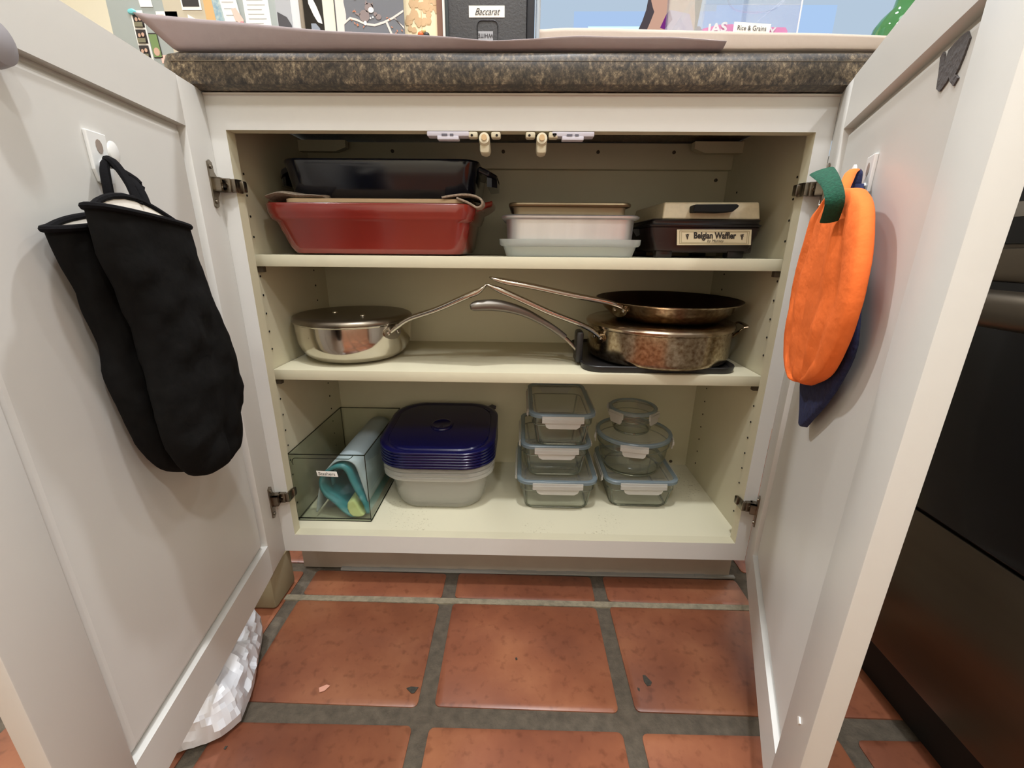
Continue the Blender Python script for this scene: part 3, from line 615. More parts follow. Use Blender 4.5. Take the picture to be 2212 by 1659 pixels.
o = mk('lid_handle', v, f, mat('matt_black_grip', srgb(14, 13, 13), 0.6, spec=0.25), t); bm = o.modifiers.new('b', 'BEVEL'); bm.width = 0.002; bm.segments = 2
PY = wy0 - 0.0015
def PT_(a, b, q): return (a + (Z1 + 0.0458 - b) * 0.13, PY - q + (b - (Z1 + 0.0335)) * -0.04, b)
v, f = prism([(0.2680, Z1 + 0.0458), (0.3915, Z1 + 0.0465), (0.3915, Z1 + 0.0222), (0.2680, Z1 + 0.0210)], 0.002, PT_); mk('name_plate', v, f, M_plate, t)
PTx = lambda a, b, q: PT_(0.3305 + a, Z1 + 0.0350 + b, 0.0022 + q)
def frame_lines(par, x0, x1, z0, z1, w, T, m, q=0.0002):
    mb = MB()
    for a, b in (((x0, z0), (x1, z0 + w)), ((x0, z1 - w), (x1, z1)), ((x0, z0), (x0 + w, z1)), ((x1 - w, z0), (x1, z1))): mb.box((a[0], a[1], q), (b[0], b[1], q + 0.0002), T=T)
    return mb.build('border_line', m, par)
frame_lines(t, -0.0585, 0.0570, -0.0118, 0.0092, 0.0004, lambda a, b, q: PTx(a, b, q), M_green_ink)
frame_lines(t, -0.0555, 0.0540, -0.0100, 0.0074, 0.0003, lambda a, b, q: PTx(a, b, q), M_green_ink)
text('lettering', 'Belgian Waffler', 0.0142, lambda a, b, q: PTx(a, b + 0.0014, q), M_ink, t, bold=0.0005, xs=0.80)
text('lettering', 'by Munsey', 0.0064, lambda a, b, q: PTx(a + 0.001, b - 0.0068, q), M_ink, t, shear=0.3, xs=1.0)
for s in (-0.0455, 0.0455):
    mb = MB()
    for dx, dz, r in ((0, -0.003, 0.0011), (0, -0.0012, 0.0014), (-0.0013, 0.0008, 0.0012), (0.0013, 0.001, 0.0012), (0, 0.003, 0.0013), (-0.0022, 0.0028, 0.0009), (0.0022, 0.0032, 0.0009), (0, -0.0044, 0.0006)):
        v, f = prism([(s + dx + r * math.cos(k * PI / 3), dz + r * math.sin(k * PI / 3)) for k in range(6)], 0.0003, PTx); mb.add(v, f)
    mb.build('grape_emblem', M_ink, t)

# ================================================================== MIDDLE SHELF: PANS
def bar_handle(name, par, path, wid, m, groove=True):
    P = interp(path, 26); n = len(P)
    rad = [(float(np.interp(i / (n - 1), [0, 0.08, 0.3, 0.8, 0.96, 1], wid)), float(np.interp(i / (n - 1), [0, 0.1, 0.9, 1], [0.0034, 0.0046, 0.0056, 0.0014]))) for i in range(n)]
    v, f = tubevf(P, rad, 12); return mk(name, v, f, m, par, smooth=True, autos=60)
def rivet_plate(par, c, r, ang, z, m):
    # an oval plate hugging the pan wall with two rivets
    ca, sa = math.cos(ang), math.sin(ang); mb = MB()
    T = lambda a, b, q: (c[0] + (r + q) * math.cos(ang + a / r), c[1] + (r + q) * math.sin(ang + a / r), z + b)
    v, f = prism([(0.019 * math.cos(k * PI / 8), 0.0125 * math.sin(k * PI / 8)) for k in range(16)], 0.0035, T); mb.add(v, f)
    o = mb.build('mounting_plate', m, par, smooth=True)
    for s in (-0.011, 0.011):
        v, f = lathe((0, 0), [(0.0034, 0.0035), (0.003, 0.0052), (0.0012, 0.006)], 10, T=lambda a, b, q: T(s + a, b, q)); mk('rivet', v, f, M_steel, par, smooth=True)
# covered saucepan
c = (-0.327, 0.163); R0 = 0.1115
sp = thing('saucepan', (c[0], c[1], Z2), 'polished steel saucepan with its flat lid on, left end of the shelf', 'saucepan')
P = [(0.0, Z2 + 0.0015), (0.066, Z2 + 0.0005), (0.074, Z2 + 0.001), (0.090, Z2 + 0.007), (0.1015, Z2 + 0.019), (0.1085, Z2 + 0.036), (0.1105, Z2 + 0.055), (0.1110, Z2 + 0.073), (0.1135, Z2 + 0.0755), (0.1135, Z2 + 0.0765), (0.109, Z2 + 0.0765), (0.1085, Z2 + 0.07), (0.098, Z2 + 0.02), (0.07, Z2 + 0.004)]
v, f = lathe(c, P[1:], 72); mk('pan_body', v, f, M_steel, sp, smooth=True)
rivet_plate(sp, c, 0.1112, math.radians(-33), Z2 + 0.060, M_brushed)
bar_handle('handle', sp, [(-0.2335, 0.0985, Z2 + 0.062), (-0.2205, 0.0925, Z2 + 0.073), (-0.195, 0.084, Z2 + 0.0895), (-0.140, 0.070, Z2 + 0.1095), (-0.085, 0.058, Z2 + 0.1340), (-0.063, 0.0545, Z2 + 0.1440), (-0.0500, 0.0525, Z2 + 0.1550)], [0.006, 0.005, 0.0065, 0.009, 0.007, 0.003], M_steel)
ld = thing('pan_lid', (c[0], c[1], Z2 + 0.077), 'flat steel lid on the saucepan', 'lid')
P = [(0.1095, Z2 + 0.0745), (0.1145, Z2 + 0.0770), (0.1150, Z2 + 0.0795), (0.1120, Z2 + 0.0850), (0.1060, Z2 + 0.0880), (0.095, Z2 + 0.0875), (0.0, Z2 + 0.0895)]
v, f = lathe(c, [(0.1, Z2 + 0.0768)] + [(r, z) for r, z in P[1:-1]] + [(0.003, Z2 + 0.0895)], 72); mk('lid_disc', v, f, mat('lid_steel_darkened', srgb(128, 118, 104), 0.34, 1, noise_s=12, noise_a=0.15), ld, smooth=True)  # lid colour darkened to stand for the shelf underside it reflects
for dx, dy in ((-0.034, -0.01), (0.034, -0.045)):
    v, f = lathe((c[0] + dx, c[1] + dy), [(0.005, Z2 + 0.0885), (0.0045, Z2 + 0.0905), (0.002, Z2 + 0.0912)], 12); mk('rivet', v, f, M_steel, ld, smooth=True)

# griddle under the sauté pan
gx0, gx1, gy0, gy1 = 0.1230, 0.4060, 0.0530, 0.3000
gd = thing('griddle_pan', (0.265, 0.175, Z2), 'square black griddle pan with a curved grey handle, under the steel pans', 'griddle pan')
gc = ((gx0 + gx1) / 2, (gy0 + gy1) / 2); ghx, ghy = (gx1 - gx0) / 2, (gy1 - gy0) / 2
P = [(ghx - 0.006, ghy - 0.006, 0.03, Z2), (ghx - 0.002, ghy - 0.002, 0.032, Z2 + 0.001), (ghx, ghy, 0.034, Z2 + 0.011), (ghx - 0.001, ghy - 0.001, 0.034, Z2 + 0.0125), (ghx - 0.004, ghy - 0.004, 0.032, Z2 + 0.0115), (ghx - 0.008, ghy - 0.008, 0.03, Z2 + 0.0065)]
v, f = rloft(gc, P, 7); mk('pan_body', v, f, M_iron, gd, smooth=True)
box('handle_bracket', (0.114, 0.100, Z2 + 0.005), (0.128, 0.135, Z2 + 0.066), M_iron, gd, bev=0.005)
for s in (-1, 1):
    tube('bracket_rod', [(0.118, 0.120 + s * 0.010, Z2 + 0.028), (0.100, 0.116 + s * 0.009, Z2 + 0.046), (0.086, 0.110 + s * 0.004, Z2 + 0.0585)], 0.0034, M_brushed, gd, n=8)
Pth = interp([(0.092, 0.110, Z2 + 0.0545), (0.070, 0.103, Z2 + 0.0715), (0.040, 0.095, Z2 + 0.0900), (0.008, 0.085, Z2 + 0.1060), (-0.030, 0.073, Z2 + 0.1165), (-0.060, 0.063, Z2 + 0.1180), (-0.079, 0.056, Z2 + 0.1155)], 30)
rad = [(float(np.interp(i / 29, [0, 0.3, 0.75, 0.95, 1], [0.008, 0.007, 0.011, 0.009, 0.004])), float(np.interp(i / 29, [0, 0.3, 0.75, 0.95, 1], [0.0060, 0.0065, 0.0105, 0.0090, 0.005]))) for i in range(30)]
v, f = tubevf(Pth, rad, 14); mk('handle', v, f, mat('satin_grey_metal', srgb(128, 122, 114), 0.38, 0.85), gd, smooth=True)['label'] = 'curved satin grey handle'

# sauté pan
c = (0.2845, 0.1700); zb = Z2 + 0.0072
st = thing('saute_pan', (c[0], c[1], zb), 'tarnished straight-sided steel pan with a lid, standing in the black griddle', 'pan')
P = [(0.112, zb), (0.128, zb + 0.001), (0.1345, zb + 0.006), (0.1370, zb + 0.014), (0.1375, zb + 0.062), (0.1395, zb + 0.0635), (0.1395, zb + 0.065), (0.1355, zb + 0.065), (0.1350, zb + 0.012), (0.12, zb + 0.004)]
v, f = lathe(c, P, 84); mk('pan_body', v, f, M_aged, st, smooth=True)
A = math.radians(203)
rivet_plate(st, c, 0.1376, A, zb + 0.046, M_aged)
bar_handle('handle', st, [(0.160, 0.112, zb + 0.046), (0.146, 0.107, zb + 0.059), (0.120, 0.100, zb + 0.073), (0.060, 0.085, zb + 0.097), (0.000, 0.070, zb + 0.1250), (-0.034, 0.062, zb + 0.1400), (-0.053, 0.058, zb + 0.1480)], [0.006, 0.005, 0.0065, 0.008, 0.007, 0.003], M_steel)
# helper loop at the right
A2 = math.radians(-14)
hp = [(c[0] + 0.137 * math.cos(A2 - 0.16), c[1] + 0.137 * math.sin(A2 - 0.16), zb + 0.050), (c[0] + 0.150 * math.cos(A2 - 0.14), c[1] + 0.150 * math.sin(A2 - 0.14), zb + 0.063), (0.428, 0.105, zb + 0.0705), (0.4345, 0.125, zb + 0.0720), (0.4335, 0.150, zb + 0.0720), (c[0] + 0.142 * math.cos(A2 + 0.16), c[1] + 0.142 * math.sin(A2 + 0.16), zb + 0.062), (c[0] + 0.135 * math.cos(A2 + 0.16), c[1] + 0.137 * math.sin(A2 + 0.16), zb + 0.050)]
tube('helper_handle', interp(hp, 24), (0.0045, 0.0022), M_aged, st, n=8)
ld = thing('pan_lid', (c[0], c[1], zb + 0.065), 'tarnished steel lid on the straight-sided pan, beneath the frying pan', 'lid')
zl = zb + 0.0655
P = [(0.130, zl), (0.1415, zl), (0.1425, zl + 0.0035), (0.1400, zl + 0.0075), (0.134, zl + 0.0098), (0.110, zl + 0.0108), (0.06, zl + 0.0118), (0.004, zl + 0.0122)]
v, f = lathe(c, P, 84); mk('lid_disc', v, f, mat('aged_lid_steel', srgb(188, 178, 160), 0.2, 1, noise_s=30, noise_a=0.3, dark=srgb(150, 120, 90)), ld, smooth=True)
# frying pan on top
c = (0.2960, 0.1640); zf = zl + 0.0126
fp = thing('frying_pan', (c[0], c[1], zf), 'open steel frying pan with a browned inside, on top of the pan stack', 'frying pan')
tilt = lambda x, y, z: (x, y, z + (y - c[1]) * 0.012 + (x - c[0]) * 0.0)
P = [(0.088, zf), (0.096, zf + 0.0008), (0.106, zf + 0.006), (0.122, zf + 0.020), (0.1320, zf + 0.0330), (0.1375, zf + 0.0362), (0.1380, zf + 0.0372), (0.1360, zf + 0.0376)]
v, f = lathe(c, P, 84, cap1=False, T=tilt); mk('pan_body', v, f, M_aged, fp, smooth=True)
P = [(0.1360, zf + 0.0376), (0.1300, zf + 0.0345), (0.120, zf + 0.0225), (0.104, zf + 0.0085), (0.094, zf + 0.0035), (0.004, zf + 0.0030)]
v, f = lathe(c, P, 84, cap0=False, T=tilt); o = mk('pan_interior', v, f, M_panin, fp, smooth=True); o['label'] = 'dark browned cooking surface'
rivet_plate(fp, (c[0], c[1]), 0.124, math.radians(212), zf + 0.0225, M_aged)
bar_handle('handle', fp, [(0.199, 0.098, zf + 0.022), (0.186, 0.092, zf + 0.0305), (0.160, 0.086, zf + 0.0385), (0.100, 0.080, zf + 0.0500), (0.030, 0.070, zf + 0.0650), (-0.020, 0.062, zf + 0.0740), (-0.046, 0.058, zf + 0.0810)], [0.007, 0.0055, 0.007, 0.0095, 0.0085, 0.003], M_steel)

# ================================================================== LOWER SHELF: FOOD STORAGE
ZB0 = ZB
# acrylic bin with silicone bags
bn = thing('storage_bin', (-0.362, 0.17, ZB0), 'clear acrylic bin labelled Stashers at the left of the cabinet floor', 'storage bin')
bx0, bx1, by0, by1, bz1, th = -0.4385, -0.2890, 0.0450, 0.3000, 0.2790, 0.0025
def slab(name, a, b, par=bn): return box(name, a, b, M_acryl, par)
slab('front_wall', (bx0, by0, ZB0 + 0.003), (bx1, by0 + th, bz1)); slab('side_wall', (bx0, by0 + th, ZB0 + 0.003), (bx0 + th, by1, bz1)); slab('side_wall', (bx1 - th, by0 + th, ZB0 + 0.003), (bx1, by1, bz1))
slab('back_wall', (bx0 + th, by1 - th, ZB0 + 0.003), (bx1 - th, by1, bz1)); slab('bin_floor', (bx0, by0, ZB0 + 0.0005), (bx1, by1, ZB0 + 0.003))
mb = MB(); e = 0.0011
def edge(p, q, r=e): v, f = tubevf([p, q], r, 6); mb.add(v, f)
for x in (bx0, bx1):
    edge((x, by0, bz1), (x, by1, bz1)); edge((x, by0, ZB0 + 0.002), (x, by1, ZB0 + 0.002))
    edge((x, by0, ZB0 + 0.002), (x, by0, bz1), 0.0008); edge((x, by1, ZB0 + 0.002), (x, by1, bz1), 0.0008)
for y in (by0, by1): edge((bx0, y, bz1), (bx1, y, bz1)); edge((bx0, y, ZB0 + 0.0065), (bx1, y, ZB0 + 0.0065)); edge((bx0, y, ZB0 + 0.001), (bx1, y, ZB0 + 0.001), 0.0007)
lip = interp([(bx0 + 0.008, by0 - 0.001, bz1 - 0.022), (bx0 + 0.0065, by0 - 0.001, bz1 - 0.014), (bx0 + 0.010, by0 - 0.001, bz1 - 0.009), (bx0 + 0.013, by0 - 0.001, bz1 - 0.0075), (bx1 - 0.030, by0 - 0.001, bz1 - 0.008), (bx1 - 0.026, by0 - 0.001, bz1 - 0.0045), (bx1 - 0.022, by0 - 0.001, bz1 - 0.001)], 24)
v, f = tubevf(lip, 0.0008, 5); mb.add(v, f)
mb.build('moulded_edges', M_acryledge, bn)
lt = lambda a, b, q: (-0.3665 + a, by0 - 0.0004 - q, 0.2375 + b - a * 0.03)
v, f = prism([(-0.0205, 0.0062), (0.0195, 0.0062), (0.0215, -0.0052), (-0.0190, -0.0052)], 0.0005, lt); mk('sticker', v, f, M_paper, bn)
text('lettering', 'Stashers', 0.0098, lambda a, b, q: lt(a, b + 0.0003, 0.0006 + q), M_ink, bn, xs=1.02)
# bags: curved sheets running back into the bin
def bag(name, prof, y0, y1, th_, m, lab, closed=False, slope=0.0, ny=8):
    P = interp(prof, 40); v = []
    for k in range(ny + 1):
        y = y0 + (y1 - y0) * k / ny
        for x, z in P: v.append((x + 0.0015 * noise.noise(Vector((x * 20, y * 14, z * 20))), y, z + slope * (y - y0) * (1 if z > ZB0 + 0.03 else 0)))
    n = len(P); f = [(k * n + i, k * n + i + 1, (k + 1) * n + i + 1, (k + 1) * n + i) for k in range(ny) for i in range(n - 1)]
    o = mk(name, v, f, m, None, smooth=True, autos=179); md = o.modifiers.new('t', 'SOLIDIFY'); md.thickness = th_; md.offset = 0
    return tag(o, lab, 'storage bag')
z0 = ZB0 + 0.005
bag('silicone_bag', [(-0.404, z0 + 0.008), (-0.398, z0 + 0.040), (-0.388, z0 + 0.075), (-0.372, z0 + 0.105), (-0.352, z0 + 0.1240), (-0.330, z0 + 0.1270), (-0.314, z0 + 0.118), (-0.306, z0 + 0.090), (-0.300, z0 + 0.060), (-0.2955, z0 + 0.035)], 0.056, 0.285, 0.0028, M_bag_g, 'pale grey silicone bag arched over the teal one in the clear bin')
bag('silicone_bag', [(-0.318, z0 + 0.008), (-0.330, z0 + 0.004), (-0.345, z0 + 0.014), (-0.362, z0 + 0.035), (-0.380, z0 + 0.052), (-0.3865, z0 + 0.075), (-0.378, z0 + 0.096), (-0.358, z0 + 0.1120), (-0.340, z0 + 0.1150), (-0.329, z0 + 0.105), (-0.322, z0 + 0.082), (-0.312, z0 + 0.055), (-0.301, z0 + 0.030), (-0.297, z0 + 0.010)], 0.051, 0.275, 0.0065, M_bag_t, 'teal silicone bag curled open in the clear bin')
# teal inner face
bag('silicone_bag', [(-0.374, z0 + 0.060), (-0.372, z0 + 0.085), (-0.356, z0 + 0.098), (-0.340, z0 + 0.092), (-0.330, z0 + 0.065), (-0.322, z0 + 0.040)], 0.075, 0.270, 0.003, mat('deep_teal_silicone', srgb(52, 112, 120), 0.5), 'darker teal inner face of the curled teal silicone bag')
yb_ = [(-0.337, z0 + 0.034), (-0.331, z0 + 0.040), (-0.322, z0 + 0.041), (-0.316, z0 + 0.030), (-0.309, z0 + 0.014), (-0.303, z0 + 0.006), (-0.312, z0 + 0.002), (-0.318, z0 + 0.0015), (-0.329, z0 + 0.002), (-0.335, z0 + 0.010), (-0.338, z0 + 0.022)]
v, f = prism([p for p in yb_], 0.045, lambda a, b, q: (a, 0.0495 + q, b)); o = mk('silicone_bag', v, f, M_bag_y, None); bm = o.modifiers.new('b', 'BEVEL'); bm.width = 0.004; bm.segments = 3
tag(o, 'small lime silicone snack bag at the front of the clear bin', 'storage bag')

# stack of square containers and blue lids
c = (-0.1620, 0.1800)
ZP = ZB0
def sq(hx, z, r=0.06): return (hx, hx * 0.925, r, z)
for k in range(3):   # nested tubs: only the lowest shows its body
    t = thing('food_tub', (c[0], c[1], ZP), 'x', 'food container', 'nested clear tubs under the blue lids')
    t['label'] = ['lowest of three nested clear plastic tubs under the blue lids', 'middle one of three nested clear plastic tubs, only its rim showing', 'topmost of three nested clear plastic tubs, its rim right under the blue lids'][k]
    dz = k * 0.0095; ins = 0.0012 * k
    P = [sq(0.083 - ins, ZP + dz + 0.001, 0.045), sq(0.090 - ins, ZP + dz + 0.004, 0.05), sq(0.0965 - ins, ZP + dz + 0.016, 0.055), sq(0.1075 - ins, ZP + dz + 0.078, 0.06), sq(0.1165, ZP + dz + 0.079, 0.062), sq(0.1180, ZP + dz + 0.081, 0.062), sq(0.1180, ZP + dz + 0.0875, 0.062), sq(0.1160, ZP + dz + 0.0875, 0.062), sq(0.1130, ZP + dz + 0.0865, 0.06)]
    v, f = rloft(c, P, 10, cap1=False); mk('tub', v, f, M_clearpl, t, smooth=True)
zl = ZP + 0.1090
for k in range(6):
    z = zl + k * 0.0062
    t = thing('tub_lid', (c[0], c[1], z), 'x', 'lid', 'stacked blue plastic lids')
    P = [sq(0.1195, z, 0.064), sq(0.1215, z + 0.0008, 0.066), sq(0.1215, z + 0.0042, 0.066), sq(0.1200, z + 0.0055, 0.065)]
    if k == 5: P += [sq(0.1130, z + 0.0060, 0.062), sq(0.1085, z + 0.0035, 0.060), sq(0.1065, z + 0.0035, 0.058), sq(0.1040, z + 0.0060, 0.056), sq(0.0400, z + 0.0066, 0.036)]
    tz = lambda p: (p[0], p[1], p[2] + (p[1] - 0.075) * 0.022 * k)
    v, f = rloft(c, P, 10); v = [tz(p) for p in v]; mk('lid_disc', v, f, M_blue, t, smooth=True)
    if k == 5:
        v, f = lathe(c, [(0.0255, z + 0.0060), (0.0240, z + 0.0092), (0.0200, z + 0.0098), (0.0180, z + 0.0082), (0.003, z + 0.0080)], 40); v = [tz(p) for p in v]; mk('vent_button', v, f, M_blue, t, smooth=True)
        v, f = prism([(0.086, 0.088), (0.104, 0.108), (0.1145, 0.100), (0.114, 0.088), (0.100, 0.070)], 0.002, lambda a, b, q: tz((c[0] + a, c[1] + b, z + 0.003 + q))); mk('pull_tab', v, f, M_blue, t)
        t['label'] = 'topmost blue plastic lid with round vent button and pull tab'
    else: t['label'] = ['lowest blue lid, resting on the clear tub rims', 'second blue lid from the bottom of the stack', 'third blue lid from the bottom of the stack', 'third blue lid from the top of the stack', 'second blue lid from the top of the stack'][k]

# glass meal containers
def clip_part(par, c, ang, dist, w, z):
    """hinged clip on a lid edge; ang = direction it faces, dist from centre, w half width"""
    ca, sa = math.cos(ang), math.sin(ang)
    T = lambda a, b, q: (c[0] + ca * (dist + q) - sa * a, c[1] + sa * (dist + q) + ca * a, z + b)
    pts = [(-w, 0.002), (w, 0.002), (w, -0.0115), (w * 0.86, -0.0125), (w * 0.80, -0.0195), (w * 0.66, -0.0235), (-w * 0.66, -0.0235), (-w * 0.80, -0.0195), (-w * 0.86, -0.0125), (-w, -0.0115)]
    v, f = prism(pts, 0.0022, T); o = mk('clip', v, f, M_clip, par)
    v, f = prism([(-w, -0.003), (w, -0.003), (w, -0.0110), (-w, -0.0110)], 0.0016, lambda a, b, q: T(a, b, 0.0022 + q)); mk('clip_bar', v, f, M_clip, o)
    return o
def glass_rect(cx, y0, hx, hy, z, h, name, label, zlid):
    cy = y0 + hy; t = thing(name, (cx, cy, z), label, 'food container', 'glass meal containers')
    zt = z + h
    P = [(hx - 0.024, hy - 0.024, 0.014, z), (hx - 0.019, hy - 0.019, 0.016, z + 0.0015), (hx - 0.0155, hy - 0.0155, 0.018, z + 0.007), (hx - 0.009, hy - 0.009, 0.02, zt - 0.022), (hx - 0.0055, hy - 0.0055, 0.022, zt - 0.0205), (hx - 0.0045, hy - 0.0045, 0.022, zt - 0.006), (hx - 0.003, hy - 0.003, 0.022, zt - 0.004), (hx - 0.003, hy - 0.003, 0.022, zt - 0.001)]
    v, f = rloft((cx, cy), P, 6, cap1=False); mk('glass_bowl', v, f, M_glass, t, smooth=True)
    for ins, zz, r in ((0.0185, z + 0.0024, 0.0022), (0.0070, zt - 0.0212, 0.0012), (0.0030, zt - 0.0040, 0.0013)):
        pth = [(cx + x, cy + y, zz) for x, y in rrect(hx - ins, hy - ins, 0.02, 6)]; pth += pth[:2]
        tube('glass_rim', pth, r, M_rimglass, t, n=6)
    for sx_ in (-1, 1):      # thick moulded corners of the glass
        for sy_ in (-1, 1):
            tube('glass_corner', [(cx + sx_ * (hx - 0.0235), cy + sy_ * (hy - 0.0235), z + 0.0030), (cx + sx_ * (hx - 0.0200), cy + sy_ * (hy - 0.0200), z + 0.009), (cx + sx_ * (hx - 0.0145), cy + sy_ * (hy - 0.0145), zt - 0.022)], 0.0020, M_rimglass, t, n=6)
    lid = thing('container_lid', (cx, cy, zt), zlid, 'lid', 'lids of the glass containers')
    P = [(hx - 0.001, hy - 0.001, 0.024, zt - 0.0040), (hx + 0.0005, hy + 0.0005, 0.025, zt - 0.003), (hx + 0.0005, hy + 0.0005, 0.025, zt + 0.0025), (hx - 0.001, hy - 0.001, 0.024, zt + 0.0040), (hx - 0.007, hy - 0.007, 0.02, zt + 0.0040), (hx - 0.009, hy - 0.009, 0.018, zt + 0.0020)]
    v, f = rloft((cx, cy), P, 6, cap0=False, cap1=False); mk('seal_rim', v, f, M_seal, lid, smooth=True)
    P = [(hx - 0.004, hy - 0.004, 0.02, zt - 0.0005), (hx - 0.006, hy - 0.006, 0.02, zt + 0.0025), (hx - 0.020, hy - 0.020, 0.01, zt + 0.0022), (hx - 0.0215, hy - 0.0215, 0.01, zt + 0.0010), (hx - 0.03, hy - 0.03, 0.01, zt + 0.0010)]
    v, f = rloft((cx, cy), P, 6, cap0=False); mk('lid_top', v, f, M_lid, lid, smooth=True)
    clip_part(lid, (cx, cy), -PI / 2, hy + 0.001, hx * 0.62, zt - 0.001); clip_part(lid, (cx, cy), PI / 2, hy + 0.001, hx * 0.6, zt - 0.001)
    clip_part(lid, (cx, cy), PI, hx + 0.001, hy * 0.62, zt - 0.001); clip_part(lid, (cx, cy), 0, hx + 0.001, hy * 0.62, zt - 0.001)
glass_rect(0.0905, 0.0880, 0.0840, 0.1050, ZB0, 0.0700, 'glass_container', 'largest rectangular glass container, bottom of the left glass stack', 'grey-blue snap lid of the bottom container in the left glass stack')
zz = ZB0 + 0.0745
glass_rect(0.0860, 0.0980, 0.0725, 0.0950, zz, 0.0715, 'glass_container', 'middle rectangular glass container of the left glass stack', 'grey-blue snap lid of the middle container in the left glass stack')
zz2 = zz + 0.0760
glass_rect(0.0945, 0.0850, 0.0660, 0.1050, zz2, 0.0690, 'glass_container', 'top rectangular glass container of the left stack, just under the shelf', 'grey-blue snap lid at the very top of the left glass stack')
glass_rect(0.2710, 0.1010, 0.0775, 0.0880, ZB0, 0.0660, 'glass_container', 'squarish glass container at the bottom of the right glass stack', 'grey-blue snap lid of the squarish container under the round ones')
def glass_round(cx, cy, R, z, h, label, zlid, clips, cw):
    t = thing('round_glass_container', (cx, cy, z), label, 'food container', 'glass meal containers'); zt = z + h
    P = [(R * 0.55, z), (R * 0.68, z + 0.0015), (R * 0.80, z + h * 0.14), (R * 0.90, z + h * 0.45), (R * 0.93, zt - 0.020), (R * 0.965, zt - 0.0185), (R * 0.97, zt - 0.001)]
    v, f = lathe((cx, cy), P, 56, cap1=False); mk('glass_bowl', v, f, M_glass, t, smooth=True)
    for rr, zz_, r in ((R * 0.72, z + 0.0022, 0.0020), (R * 0.95, zt - 0.0195, 0.0012), (R * 0.975, zt - 0.0045, 0.0012)):
        pth = [(cx + rr * math.cos(k * PI / 24), cy + rr * math.sin(k * PI / 24), zz_) for k in range(50)]; tube('glass_rim', pth, r, M_rimglass, t, n=6)
    lid = thing('container_lid', (cx, cy, zt), zlid, 'lid', 'lids of the glass containers')
    P = [(R - 0.001, zt - 0.004), (R + 0.0005, zt - 0.003), (R + 0.0005, zt + 0.0025), (R - 0.001, zt + 0.004), (R - 0.006, zt + 0.004), (R - 0.008, zt + 0.002)]
    v, f = lathe((cx, cy), P, 56, cap0=False, cap1=False); mk('seal_rim', v, f, M_seal, lid, smooth=True)
    P = [(R - 0.004, zt - 0.0005), (R - 0.006, zt + 0.0025), (R - 0.018, zt + 0.0020), (R - 0.019, zt + 0.001), (0.004, zt + 0.001)]
    v, f = lathe((cx, cy), P, 56, cap0=False); mk('lid_top', v, f, M_lid, lid, smooth=True)
    for a in clips: clip_part(lid, (cx, cy), math.radians(a), R * 0.985, cw, zt - 0.001)
zr = ZB0 + 0.0705
glass_round(0.2610, 0.1800, 0.0805, zr, 0.0800, 'large round glass container in the middle of the right stack', 'wide round snap lid under the small glass bowl', (-102, -12, 78, 168), 0.028)
zr2 = zr + 0.0845
glass_round(0.2560, 0.1850, 0.0510, zr2, 0.0500, 'small round glass container on top of the right stack', 'small round snap lid on top of the right glass stack', (-145, -45, 45, 135), 0.019)

# ================================================================== HANGING TEXTILES
def pillow(name, Lp, Rp, T, offc, half, m, par=None, n=34, k=28, wr=0.0022, sc=26, open_top=False, seam=None, pw=0.75, tilt=None, seed=0):
    A = interp(Lp, n); B = interp(Rp, n); rows = []
    for i in range(n):
        u = i / (n - 1); a = Vector((A[i][0], 0, A[i][1])); b = Vector((B[i][0], 0, B[i][1])); c_ = (a + b) / 2; h = (b - a) / 2
        e = half if not callable(half) else half(u)
        row = []
        for j in range(k):
            th = 2 * PI * j / k; cs, sn = math.cos(th), math.sin(th)
            cx_ = math.copysign(abs(cs) ** 0.8, cs); sy = math.copysign(abs(sn) ** pw, sn)
            p = c_ + h * cx_
            q = p.copy(); nzv = noise.noise(Vector((q.x * sc, q.z * sc, seed + (3 if sn > 0 else 9)))) + 0.5 * noise.noise(Vector((q.x * sc * 2.2, q.z * sc * 2.2, seed)))
            off = (offc(u, cx_) if callable(offc) else offc) + e * sy + wr * nzv * abs(sn) * (sstep(0, 0.12, u) if open_top else 1)
            if seam: off -= seam(u, cx_) * (1 if sn > 0 else -1) * abs(sn)
            row.append(T(p.x, off, p.z))
        rows.append(row)
    v, f = rings(rows, cap0=not open_top); return mk(name, v, f, m, par, smooth=True, autos=75), rows
# hooks
def hook(T, s, z, lab, w=0.013, flip=1):
    t = thing('adhesive_hook', T(s, 0.0, z), lab, 'hook')
    P0 = -0.0048
    pts = [(s - w, z), (s + w, z), (s + w, z - 0.035), (s + w * 0.75, z - 0.046), (s, z - 0.050), (s - w * 0.75, z - 0.046), (s - w, z - 0.035)]
    v, f = prism(pts, 0.0035, lambda a, b, q: T(a, P0 + q, b)); o = mk('back_plate', v, f, M_hook, t); bm = o.modifiers.new('b', 'BEVEL'); bm.width = 0.001; bm.segments = 2
    v, f = prism([(s + 0.0045 * math.cos(k * PI / 6), z - 0.013 + 0.0065 * math.sin(k * PI / 6)) for k in range(12)], 0.0003, lambda a, b, q: T(a, P0 + 0.0036 + q, b)); mk('recess', v, f, mat('hook_recess', srgb(150, 136, 126), 0.6), t)
    tube('hook_arm', [T(s, P0 + 0.002, z - 0.028), T(s, 0.004, z - 0.030), T(s, 0.008, z - 0.026), T(s, 0.0095, z - 0.018)], [(0.005, 0.003), (0.005, 0.003), (0.005, 0.0025), (0.0055, 0.002)], M_hook, t, n=10)
    v, f = lathe((0, 0), [(0.0055, 0.0085), (0.0068, 0.0095), (0.0068, 0.0115), (0.0045, 0.0125)], 18, T=lambda a, b, q: T(s + a, q, z - 0.018 + b * 1.5)); mk('hook_tip', v, f, M_hook, t, smooth=True)
    return t
hook(LD, 0.2320, 0.7690, 'white adhesive hook on the left door carrying the oven mitts')
hook(RD, 0.2230, 0.7560, 'white adhesive hook on the right door carrying the pot holders')
